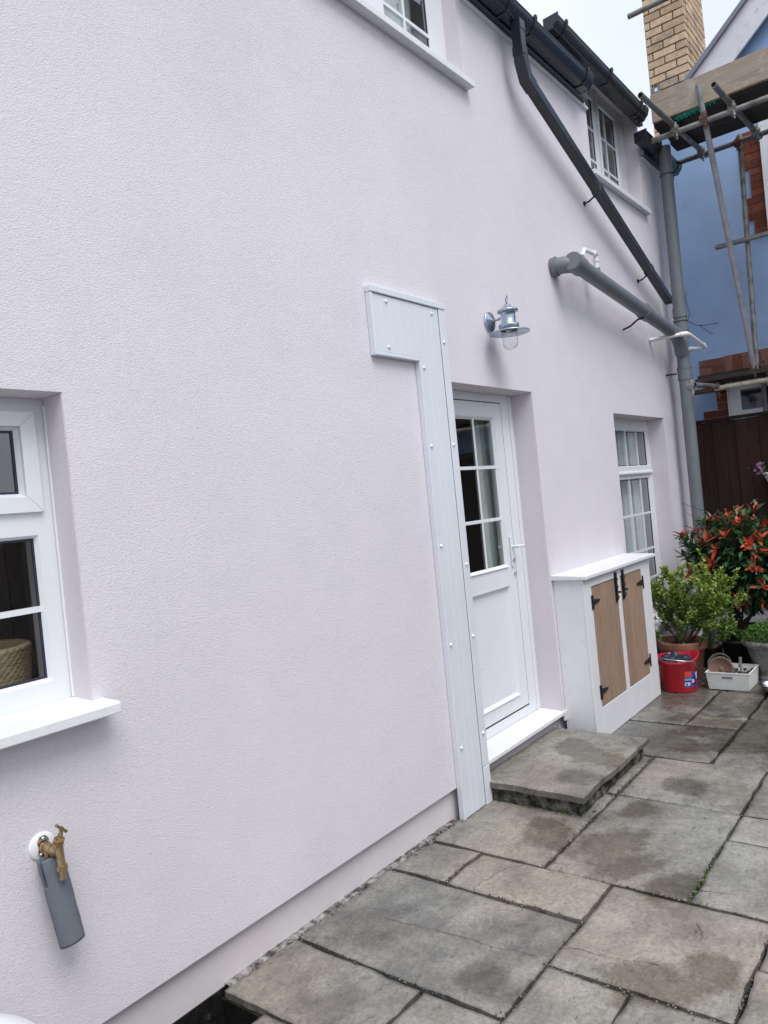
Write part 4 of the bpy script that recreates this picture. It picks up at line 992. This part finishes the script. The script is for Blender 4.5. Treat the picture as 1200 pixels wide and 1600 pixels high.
def nwin(y0, y1, z0, z1, fw, gl):
    c_ = MB()
    for (a, b_, c, d) in ((y0, y1, z0, z0+fw*.55), (y0, y1, z1-fw, z1), (y1-fw, y1, z0+fw*.55, z1-fw), (y0, y0+fw, z0+fw*.55, z1-fw)): c_.box(NX-.03, NX+.02, a, b_, c, d)
    c_.box(NX-.045, NX+.02, y1+.001, y1+.0135, z0-.001, z1); 
    o = c_.build('window', M_upvc, nb_, bevel=.003)
    g_ = MB(); g_.box(NX-.012, NX-.006, y0+fw, y1-fw, z0+fw*.55, z1-fw); g_.build('pane', M_darkglass, o)
M_darkglass = plain('dark_reflective_glass', (.01, .014, .03), .08, spec=.8)
nwin(-1.75, -.295, 2.155, 2.53, .11, 0)
nwin(-1.75, -.80, 3.88, 5.0, .11, 0)
# cable box on the chimney
cbx = MB(); cbx.box(8.262, 8.285, .11, .20, 5.65, 5.715); 
cbo = cbx.build('cable_box', M_soil, bevel=.003); tag(cbo, 'small grey box with black studs and a white tag on the chimney corner', 'cable box')
c_ = MB()
for k in range(4): c_.tube([(8.27, .12+.022*k, 5.71), (8.27, .12+.022*k, 5.745)], .007, 8)
c_.build('stud', M_iron, cbo)
c_ = MB(); c_.box(8.258, 8.2615, .135, .165, 5.665, 5.70); c_.build('tag', M_white, cbo)

# ---------------------------------------------------------------- scaffolding
sc = thing('scaffolding', (7.4, -1, 0), 'scaffold of steel tubes and timber boards standing against the blue house', 'scaffolding')
TR = .0242
def tubeobj(name, pts, mat, r=TR): c_ = MB(); c_.tube(pts, r, 16, hollow=.8); return c_.build(name, mat, sc)
tubeobj('guard_rail', [(7.0, -.02, 5.80), (7.0, -3.6, 5.80)], M_tube)
tubeobj('ledger', [(7.0, -.11, 4.635), (7.0, -3.6, 4.635)], M_tube)
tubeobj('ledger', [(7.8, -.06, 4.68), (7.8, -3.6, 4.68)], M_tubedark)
for (ya, x0, z0) in ((-.295, 6.22, 4.69), (-.775, 6.52, 4.685), (-1.7, 6.5, 4.685), (-2.7, 6.5, 4.685)):
    tubeobj('transom', [(x0, ya, z0), (7.98, ya-.05, 4.725)], M_tube)
tubeobj('standard', [(7.80, -.684, 4.74), (7.80, -.645, 2.54)], M_tube)
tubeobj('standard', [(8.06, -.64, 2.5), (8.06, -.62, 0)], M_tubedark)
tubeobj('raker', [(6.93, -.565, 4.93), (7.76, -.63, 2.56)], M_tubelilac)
tubeobj('standard', [(6.96, -2.2, 6.2), (6.96, -2.2, 0)], M_tube)
tubeobj('guard_rail', [(7.74, -.40, 3.752), (7.74, -3.6, 3.752)], M_tube)
tubeobj('ledger', [(7.74, -.27, 2.425), (7.74, -3.6, 2.425)], M_tubepaint)
tubeobj('ledger', [(7.82, -.06, 2.425), (7.79, -.30, 2.42)], M_rust)
tubeobj('transom', [(6.98, -.295, 2.408), (7.78, -.30, 2.445)], M_tube)
# platforms
c_ = MB()
for k in range(3): c_.box(7.03+.228*k, 7.03+.228*k+.222, -3.6, -.145-.02*(k % 2), 4.752, 4.79, random.random())
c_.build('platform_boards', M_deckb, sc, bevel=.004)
c_ = MB(); c_.box(6.972, 7.01, -3.6, -.15, 4.775, 5.025, .6); c_.build('toe_board', M_toe, sc, bevel=.004)
c_ = MB()
for k in range(2): c_.box(7.74+.228*k, 7.74+.228*k+.222, -3.6, -.10, 2.505, 2.545, random.random())
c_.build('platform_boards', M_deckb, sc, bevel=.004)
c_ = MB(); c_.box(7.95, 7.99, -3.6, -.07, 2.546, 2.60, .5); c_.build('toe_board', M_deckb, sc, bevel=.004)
# couplers
def coupler(p, m=M_rust):
    c_ = MB(); p = Vector(p)
    c_.tube([p + Vector((-.03, 0, 0)), p + Vector((.03, 0, 0))], .034, 10); c_.tube([p + Vector((0, -.03, .0)), p + Vector((0, .03, 0))], .036, 10)
    c_.tube([p + Vector((-.02, -.01, .04)), p + Vector((-.02, -.015, -.10))], .009, 8); c_.tube([p + Vector((.02, .01, .03)), p + Vector((.02, .012, -.06))], .009, 8)
    c_.tube([p + Vector((-.02, -.013, -.055)), p + Vector((-.02, -.013, -.075))], .016, 6)
    c_.box(-.035, .035, -.012, .012, -.02, .02, 0, Matrix.Translation(p + Vector((0, 0, .03))) @ Matrix.Rotation(.4, 4, 'Z'))
    c_.build('coupler', m, sc, bevel=.003)
for p in ((7.0, -.33, 4.66), (7.0, -.80, 4.66), (7.78, -.345, 4.70), (7.78, -.83, 4.70)): coupler(p, M_tube)
for p in ((7.0, -.57, 4.66), (7.79, -.665, 4.67), (7.77, -.62, 2.57), (7.79, -.72, 2.57), (7.77, -.29, 2.43)): coupler(p)
coupler((7.0, -.26, 2.41), M_tube)
# green netting scrap under the toe board
c_ = MB(); n = 50; vs = []
for i in range(n+1):
    y = -.33 - .35*i/n; zz = 4.786 - .012*abs(math.sin(i*.7)) - .03*(1-i/n)
    vs += [(7.02+.0, y, 4.80), (6.995+.01*math.sin(i*.9), y, zz), (7.04, y, zz-.01+.01*math.sin(i*1.3))]
c_.add(vs, [f for i in range(n) for f in ((3*i, 3*i+3, 3*i+4, 3*i+1), (3*i+1, 3*i+4, 3*i+5, 3*i+2))], 0, True)
tag(c_.build('netting', M_green_net), 'strip of green debris netting tucked under the scaffold toe board', 'netting')

# ---------------------------------------------------------------- pots, plants and clutter
def pot(name, cx, cy_, prof, mat, par, mod=None, n=40): c_ = MB(); c_.lathe(prof, Matrix.Translation((cx, cy_, 0)), n, mod=mod); return c_.build(name, mat, par)
def soilc(cx, cy_, r, z, par):
    c_ = MB(); n = 20
    c_.lathe([(r, z-.01), (r*.6, z+.005), (.0005, z+.012)], Matrix.Translation((cx, cy_, 0)), n); c_.build('compost', M_soilm, par)
def rdir(): 
    while True:
        v = Vector((random.uniform(-1,1), random.uniform(-1,1), random.uniform(-1,1)))
        if .05 < v.length < 1: return v.normalized()
# terracotta pot with a small leaved shrub
TX, TY = 6.18, -.225
t1 = thing('potted_shrub', (TX, TY, 0), 'olive green small leaved shrub in a terracotta pot beside the cupboard', 'potted plant')
pot('pot', TX, TY, [(.0005, 0), (.125, 0), (.13, .01), (.165, .235), (.166, .236), (.178, .237), (.19, .245), (.193, .262), (.190, .275), (.192, .29), (.188, .305), (.178, .306), (.17, .29), (.165, .26)], M_terra, t1)
soilc(TX, TY, .17, .27, t1)
st = MB(); lv = MB()
def grow(base, d, ln, r, depth, leaff, stm, bend=.35, up=.25):
    pts = [base]; p = base.copy(); q = d.normalized(); seg = 5
    for i in range(seg):
        q = (q + rdir()*bend*.5 + Vector((0, 0, up*.3))).normalized(); p = p + q*ln/seg; pts.append(p.copy())
    stm.tube(pts, [r*(1-.6*i/seg) for i in range(seg+1)], 5)
    if depth > 0:
        for k in range(random.choice((2, 3, 3))):
            i = random.randint(2, seg); dd = (q + rdir()*.75).normalized(); grow(pts[i], dd, ln*random.uniform(.5, .75), r*.6, depth-1, leaff, stm, bend, up)
    leaff(pts, q, depth)
def shrubleaf(pts, q, depth):
    if depth > 1: return
    for i in range(1, len(pts)):
        for k in range(11 if depth == 0 else 6):
            p = pts[i-1].lerp(pts[i], random.random())
            if p.y > -.025: continue
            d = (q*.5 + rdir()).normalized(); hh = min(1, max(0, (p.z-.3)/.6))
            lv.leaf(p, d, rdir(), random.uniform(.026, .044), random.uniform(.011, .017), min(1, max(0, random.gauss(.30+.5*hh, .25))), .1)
random.seed(21)
for (dx, dy, ln) in ((-.25, .25, .36), (-.1, .30, .40), (.1, .2, .42), (-.3, .05, .36), (.0, -.45, .46), (-.2, -.45, .46), (.2, -.35, .46), (-.15, -.75, .42), (0, -.95, .38), (.25, .0, .4), (-.3, -.2, .42), (-.1, -.2, .45), (.1, .4, .30), (-.2,.5,.3), (-.25, -.6, .38), (0, -.2, .40)):
    grow(Vector((TX+random.gauss(0, .03), TY+random.gauss(0, .03), .27)), Vector((dx, dy, .72)), ln*.9, .006, 2, shrubleaf, st)
for (dx, dy) in ((-.35,-.1),(-.35,-.5),(-.2,-.8),(0,-.85),(.1,-.6),(-.3,.2)):
    grow(Vector((TX+dx*.3, TY+dy*.3, .28)), Vector((dx, dy, .35)), .24, .004, 1, shrubleaf, st)
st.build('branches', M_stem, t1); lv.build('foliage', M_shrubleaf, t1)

# photinia in a black pot
PX_, PY_ = 6.78, -.53
t2 = thing('potted_photinia', (PX_, PY_, 0), 'tall glossy green shrub with red young leaves in a dark pot by the fence', 'potted plant')
pot('pot', PX_, PY_, [(.0005, 0), (.14, 0), (.17, .28), (.185, .29), (.185, .31), (.17, .31), (.165, .27)], M_brownpot, t2); soilc(PX_, PY_, .165, .28, t2)
st = MB(); lv = MB(); rl = MB(); random.seed(5)
tips = []
def photleaf(pts, q, depth):
    for i in range(1, len(pts)):
        for k in range(7 if depth < 2 else 3):
            p = pts[i-1].lerp(pts[i], random.random())
            if p.y > -.18 or p.z < .42 or p.z > 1.22 or p.x > 7.8: continue
            d = (q*.5 + rdir()*.9 + Vector((0, 0, .1))).normalized()
            lv.leaf(p, d, Vector((0, 0, 1)), random.uniform(.07, .11), random.uniform(.028, .040), random.random(), .2)
    if depth == 0: tips.append((pts[-1], q))
for (dx, dy, ln) in ((-.15, .35, .45), (0, .15, .6), (-.1, -.1, .62), (.1, -.5, .56), (-.2, -.6, .5), (-.3, -.2, .5), (.2, .1, .52), (-.25, .4, .40), (0, -.8, .5), (-.1,.1,.5), (-.3,-.75,.45)):
    grow(Vector((PX_+random.gauss(0, .02), PY_+random.gauss(0, .02), .3)), Vector((dx, dy, .95)), ln, .010, 2, photleaf, st, .3, .15)
# clusters of young red leaves, at the outer ends of the shoots
whorls = []
for (p, q) in sorted(tips, key=lambda t: -(-(t[0].x-PX_)*1.0 + (t[0].z-.8)*.5 + abs(t[0].y-PY_)*.8)):
    if p.y > -.20 or p.z > 1.25: continue
    if all((p-w_[0]).length > .095 for w_ in whorls): whorls.append((p, q))
whorls = whorls[:12]
for k in range(90):
    zz = 1 - 2*(k+.5)/90; rr_ = math.sqrt(1-zz*zz); a = k*2.39996 + random.uniform(-.3, .3)
    o_ = Vector((rr_*math.cos(a), rr_*math.sin(a), zz)); p = Vector((PX_, PY_-.05, .86)) + Vector((o_.x*.31, o_.y*.40, o_.z*.44)) * random.uniform(.82, 1.06)
    if p.y > -.19 or p.z < .47: continue
    for j in range(14):
        pp = p + rdir()*.09 - o_*.06
        if pp.y < -.19: lv.leaf(pp, (o_ + rdir()*.9).normalized(), Vector((0, 0, 1)), random.uniform(.06, .10), random.uniform(.026, .040), random.random(), .2)
    if random.random() < .62: whorls.append((p, o_))
for (p, q) in whorls:
    q = (q + Vector((-.25, 0, .55))).normalized(); base = random.uniform(.2, .9)
    for k in range(random.randint(5, 8)):
        a = 2*math.pi*k/6 + random.random(); side = q.cross(Vector((math.cos(a), math.sin(a), .1))).normalized()
        d = (q*random.uniform(.5, 1.8) + side + rdir()*.35).normalized()
        rl.leaf(p - q*random.uniform(0, .04), d, q, random.uniform(.055, .125), random.uniform(.024, .038), min(1, max(0, base + random.gauss(0, .18))), .15)
st.build('branches', M_stem, t2); lv.build('foliage', M_photleaf, t2); rl.build('young_leaves', M_redleaf, t2)

# ferny plant in the middle
FX, FY = 6.55, -.56
t3 = thing('potted_plant', (FX, FY, 0), 'soft ferny green plant in a black plastic pot between the shrub and the urn', 'potted plant')
pot('pot', FX, FY, [(.0005, 0), (.09, 0), (.115, .22), (.125, .225), (.125, .245), (.113, .245), (.11, .2)], M_blackpot, t3); soilc(FX, FY, .11, .215, t3)
lv = MB(); random.seed(8)
for k in range(46):
    a = random.random()*6.28; d = Vector((math.cos(a)*.5, math.sin(a)*.5, 1)).normalized(); p = Vector((FX+random.gauss(0,.03), FY+random.gauss(0,.03), .21)); ln = random.uniform(.18, .34)
    for i in range(12):
        p = p + d*ln/12; d = (d + Vector((math.cos(a)*.08, math.sin(a)*.08, -.05))).normalized()
        for s_ in (-1, 1):
            if i > 2: lv.leaf(p, (d*.5 + d.cross(Vector((0,0,1)))*s_ + rdir()*.3).normalized(), Vector((0,0,1)), random.uniform(.022,.04), .010, random.random()*.6+.4*(i/12), .2)
lv.build('foliage', M_fernleaf, t3)

# second dark pot low down behind the basket
t4 = thing('brown_pot', (6.55, -.30, 0), 'empty dark brown plant pot standing behind the terracotta pot', 'pot')
pot('pot_body', 6.58, -.33, [(.0005, .0), (.07, 0), (.09, .16), (.098, .165), (.098, .18), (.088, .18), (.085, .05), (.0005, .045)], M_brownpot, t4)

# fluted stone urn with herbs
UX, UY = 6.30, -.85
t5 = thing('stone_urn', (UX, UY, 0), 'grey fluted stone urn planter filled with a bright green herb', 'potted plant')
def flute(a, z): return 1 + (.035*abs(math.sin(a*9)) - .02)*(1 if .06 < z < .25 else 0)
pot('urn', UX, UY, [(.0005, 0), (.13, 0), (.13, .03), (.112, .045), (.118, .07), (.135, .12), (.155, .19), (.166, .235), (.172, .25), (.19, .262), (.205, .275), (.21, .29), (.205, .305), (.19, .312), (.178, .305), (.17, .28)], M_urn, t5, flute, 144)
soilc(UX, UY, .172, .28, t5)
lv = MB(); random.seed(9)
for k in range(1500):
    a = random.random()*6.28; rr = .20*math.sqrt(random.random()); hgt = .30 + .15*(1-(rr/.22)**2)*random.uniform(.3, 1) + .03*noise.noise(Vector((rr*20*math.cos(a), rr*20*math.sin(a), 0)))
    p = Vector((UX+rr*math.cos(a), UY+rr*math.sin(a), hgt))
    lv.leaf(p, (rdir()+Vector((math.cos(a)*.4, math.sin(a)*.4, .7))).normalized(), rdir(), random.uniform(.016, .030), random.uniform(.010, .016), min(1, max(0, (hgt-.3)/.16*.7+random.random()*.3)), .1)
lv.build('foliage', M_herbleaf, t5)

# red bucket
BX, BY = 5.81, -.292
t6 = thing('red_bucket', (BX, BY, 0), 'red plastic mop bucket with a blue and white sticker in front of the terracotta pot', 'bucket')
def oval(a, z): return 1.0
c_ = MB(); n = 56; prof = [(.0005, .004), (.118, .004), (.124, .0), (.128, .008), (.150, .235), (.156, .238), (.158, .252), (.153, .256), (.146, .25), (.124, .02), (.0005, .016)]
vs = []
for (r_, z) in prof:
    for j in range(n):
        a = 2*math.pi*j/n; lip = 0
        if z > .2: lip = .035*max(0, math.cos(a-R(-60)))**4 - .018*max(0, math.cos(a-R(190)))**2
        vs.append((BX+r_*math.cos(a), BY+r_*math.sin(a), z+lip))
c_.add(vs, [(i*n+j, i*n+(j+1) % n, (i+1)*n+(j+1) % n, (i+1)*n+j) for i in range(len(prof)-1) for j in range(n)], 0, True)
c_.build('bucket_body', M_red, t6)
def decal(mb, a0, a1, z0, z1, off=.0008):
    m_ = 8; vs = []
    for i in range(m_+1):
        a = a0+(a1-a0)*i/m_
        for z in (z0, z1): r_ = .128+(.150-.128)*(z-.008)/.227+off; vs.append((BX+r_*math.cos(a), BY+r_*math.sin(a), z))
    mb.add(vs, [(2*i, 2*i+2, 2*i+3, 2*i+1) for i in range(m_)], 0, True)
M_stblue = plain('sticker_blue', (.02, .06, .38), .35); M_storange = plain('sticker_orange', (.62, .07, .04), .35); M_stwhite = plain('sticker_white', (.62, .68, .72), .35); M_stdark = plain('sticker_navy', (.012, .02, .10), .35); M_stlight = plain('sticker_light_blue', (.12, .38, .60), .35)
AA = R(207); 
for (nm, mat, a0, a1, z0, z1, of) in (('sticker', M_stblue, R(198+14), R(246+14), .045, .155, .0006), ('sticker_panel', M_storange, R(200+14), R(222+14), .120, .165, .0012), ('sticker_panel', M_stwhite, R(199+14), R(216+14), .056, .082, .0012), ('sticker_panel', M_stlight, R(199+14), R(224+14), .096, .112, .0012), ('sticker_panel', M_stwhite, R(238+14), R(245+14), .10, .150, .0012), ('sticker_panel', M_stdark, R(230+14), R(240+14), .058, .125, .0014), ('sticker_panel', M_storange, R(219+14), R(224+14), .062, .09, .0015), ('sticker_panel', M_stwhite, R(224+14), R(232+14), .075, .10, .0016), ('sticker_panel', M_stdark, R(202+14), R(208+14), .060, .074, .0018)):
    c_ = MB(); decal(c_, a0, a1, z0, z1, of); c_.build(nm, mat, t6)
c_ = MB(); hp = []
for k in range(21):
    a = math.pi*k/20; hp.append((BX+.158*math.cos(a+R(60)), BY+.158*math.sin(a+R(60)), .235+.03*math.sin(a)))
c_.tube(hp, .004, 8); c_.build('handle', M_steel, t6)
# dark bag stuffed in the bucket
c_ = MB(); n = 22; vs = []
for i in range(n+1):
    for j in range(n+1):
        u = i/n-.5; v = j/n-.5; rr = math.hypot(u, v)
        z = .285 - rr*.12 + .03*noise.noise(Vector((u*6, v*6, 2))) + .012*noise.noise(Vector((u*17, v*17, 2)))
        vs.append((BX+.02+u*.24, BY+.03+v*.24, z))
c_.add(vs, [(i*(n+1)+j, (i+1)*(n+1)+j, (i+1)*(n+1)+j+1, i*(n+1)+j+1) for i in range(n) for j in range(n)], 0, True)
bg_ = c_.build('bag', M_cloth); smd = bg_.modifiers.new('s', 'SOLIDIFY'); smd.thickness = .012
tag(bg_, 'crumpled dark blue bag stuffed in the red bucket', 'bag')

# white basket
t7 = thing('plastic_basket', (6.0, -.64, 0), 'white woven look plastic basket holding a saucer and garden bits', 'basket')
c_ = MB()
x0, x1, y0, y1 = 5.875, 6.17, -.765, -.485; hz = .125; tp_ = .012; wl = .004
B0 = [(x0, y0), (x1, y0), (x1, y1), (x0, y1)]; B1 = [(x0-tp_, y0-tp_), (x1+tp_, y0-tp_), (x1+tp_, y1+tp_), (x0-tp_, y1+tp_)]
def ring(o, z): return [(p[0]+(6.02-p[0])*o, p[1]+(-.625-p[1])*o, z) for p in B0], [(p[0]+(6.02-p[0])*o, p[1]+(-.625-p[1])*o, z) for p in B1]
def lerpR(t_, inset):
    out = []
    for p, q in zip(B0, B1):
        x = p[0]+(q[0]-p[0])*t_; y = p[1]+(q[1]-p[1])*t_
        out.append((x + (inset if p[0] == x0 else -inset), y + (inset if p[1] == y0 else -inset), t_*hz))
    return out
rings = [[(p[0], p[1], .002) for p in lerpR(0, 0)]]
rows = 11
for k in range(rows):
    rings.append(lerpR((k+.15)/rows, 0)); rings.append(lerpR((k+.85)/rows, 0)); rings.append(lerpR((k+.9)/rows, .0025)); rings.append(lerpR((k+1)/rows, .0025))
rings += [lerpR(1, -.004), [(p[0], p[1], hz+.006) for p in lerpR(1, -.004)], [(p[0], p[1], hz+.006) for p in lerpR(1, .008)], lerpR(.98, .007), lerpR(.03, .006)]
vs = [v for r_ in rings for v in r_]
c_.add(vs, [(i*4+j, i*4+(j+1) % 4, (i+1)*4+(j+1) % 4, (i+1)*4+j) for i in range(len(rings)-1) for j in range(4)] + [(len(vs)-4, len(vs)-3, len(vs)-2, len(vs)-1)], 0, False)
c_.build('basket_body', M_basketpl, t7)
c_ = MB(); c_.box(x0-.0135, x0-.004, -.66, -.585, .088, .104); c_.build('handle_slot', M_soil, t7, bevel=.004)
c_ = MB(); Mx = Matrix.Translation((5.955, -.562, .135)) @ Matrix.Rotation(R(-72), 4, 'Y') @ Matrix.Scale(1.12, 4)
c_.lathe([(.0005, .004), (.062, .004), (.066, .010), (.080, .018), (.084, .014), (.070, -.004), (.0005, -.006)], Mx, 40); c_.lathe([(.0005, .008), (.016, .006), (.018, .004)], Mx, 16)
tag(c_.build('plant_saucer', M_saucer), 'round brown plant saucer standing on edge in the white basket', 'saucer')
c_ = MB(); c_.lathe([(.078, 0), (.085, .012), (.088, .03), (.084, .03), (.08, .012)], Matrix.Translation((6.02, -.545, .15)) @ Matrix.Rotation(R(-70), 4, 'Y'), 30)
tag(c_.build('plant_saucer', M_urn), 'grey saucer leaning behind the brown saucer in the white basket', 'saucer')
c_ = MB(); c_.tube([(6.08, -.67, .05), (6.07, -.675, .12), (6.075, -.672, .16), (6.085, -.674, .205)], [.007, .007, .010, .012], 10)
tag(c_.build('trowel_handle', M_urn), 'upright grey garden trowel handle sticking out of the white basket', 'trowel')
c_ = MB(); random.seed(4)
for k in range(26):
    s_ = random.uniform(.008, .02); p = (random.uniform(5.90, 6.15), random.uniform(-.745, -.60), random.uniform(.09, .13))
    c_.tube([(-s_*1.4, 0, 0), (s_*1.4, 0, 0)], .006, 8) if False else c_.box(-s_, s_, -s_*.6, s_*.6, -s_*.5, s_*.5, 0, Matrix.Translation(p) @ Matrix.Rotation(random.random()*6, 4, 'Z') @ Matrix.Rotation(random.random()*3, 4, 'X'))
tag(c_.build('garden_debris', M_rubble, bevel=.003), 'heap of dark stones and bits filling the white basket', 'garden bits', kind='stuff')
# steel bowl
c_ = MB(); c_.lathe([(.0005, .003), (.055, .003), (.062, .0), (.075, .02), (.092, .055), (.1, .066), (.108, .068), (.109, .071), (.1, .071), (.09, .056), (.06, .012), (.0005, .009)], Matrix.Translation((5.86, -.935, .004)), 48)
tag(c_.build('steel_bowl', M_steel), 'shiny stainless steel pet bowl on the paving in front of the urn', 'bowl')
# fallen leaf
c_ = MB(); c_.leaf(Vector((5.93, -.43, .012)), Vector((.3, -1, .05)), Vector((0, 0, 1)), .05, .022, .5, .05); c_.leaf(Vector((5.95, -.41, .014)), Vector((.8, -.6, .15)), Vector((0, 0, 1)), .035, .018, .9, .05)
tag(c_.build('fallen_leaf', M_dryleaf), 'pale yellow fallen leaf on the paving beside the white basket', 'leaf')
# white wall planter with pink flowers
t8 = thing('wall_planter', (7.85, -.66, 1.5), 'white ornamental wall planter with pink flowers hanging on the dark fence', 'wall planter')
c_ = MB(); c_.lathe([(.0005, -.13), (.02, -.125), (.045, -.09), (.075, -.03), (.095, .02), (.11, .03), (.11, .045), (.09, .045), (.085, .03)], Matrix.Translation((7.80, -.72, 1.53)), 28, mod=lambda a, z: 1+.06*math.cos(a*7)); c_.build('pot', M_whitepipe, t8)
c_ = MB(); c_.lathe([(.0005, .24), (.02, .22), (.03, .18), (.05, .12), (.055, .08), (.04, .04)], Matrix.Translation((7.86, -.72, 1.53)), 20, mod=lambda a, z: 1+.12*math.cos(a*5)); c_.build('back_plate', M_whitepipe, t8)
lv = MB(); fl_ = MB(); random.seed(11)
for k in range(70):
    p = Vector((7.78, -.66, 1.58)) + Vector((random.gauss(0, .04), random.gauss(0, .05), random.gauss(0, .035)))
    lv.leaf(p, rdir(), rdir(), .035, .018, random.random(), .1)
for k in range(16):
    p = Vector((7.77, -.60, 1.60)) + Vector((random.gauss(0, .02), random.gauss(0, .03), random.gauss(0, .03)))
    for j in range(5): a = j*1.256; fl_.leaf(p, Vector((-.3, math.cos(a), math.sin(a))), Vector((-1, 0, 0)), .017, .014, random.random(), .05)
lv.build('foliage', M_fernleaf, t8); fl_.build('flowers', M_pink, t8)

# wicker basket indoors behind the left window
c_ = MB(); n = 48; prof = []
for k in range(26): z = k*.0058; prof.append((.158 + .0065*(k % 2) + .0004*k, z))
prof += [(.172, .152), (.165, .158), (.155, .15), (.15, .02), (.0005, .015)]
c_.lathe([(.0005, 0)] + prof, Matrix.Translation((1.05, .40, 1.135)), 160, mod=lambda a, z: 1+.022*math.sin(a*40)*(1 if int(z/.0116) % 2 else -1))
tag(c_.build('wicker_basket', M_wicker), 'round wicker basket on the inner sill behind the left window', 'basket')
c_ = MB(); c_.box(.12, 1.22, .20, .55, 1.10, 1.134); c_.build('inner_sill', M_room, w1)
c_ = MB(); random.seed(2)  # rounded pink shapes added behind the glass in place of a reflection
for k in range(7):
    c_.lathe([(.0005, -.03), (.02, -.026), (.032, -.01), (.034, .004), (.026, .022), (.0005, .034)], Matrix.Translation((.82+random.gauss(0,.05), .55+random.gauss(0,.03), 1.66+random.gauss(0,.09))), 14)
M_pinkrefl = plain('reflection_pink', (.30, .12, .20), .7, var=.2)
tag(c_.build('pink_reflection_blobs', M_pinkrefl), 'dusky pink rounded shapes standing in for a reflection in the left window', 'flowers')
print('objects', len(bpy.data.objects))
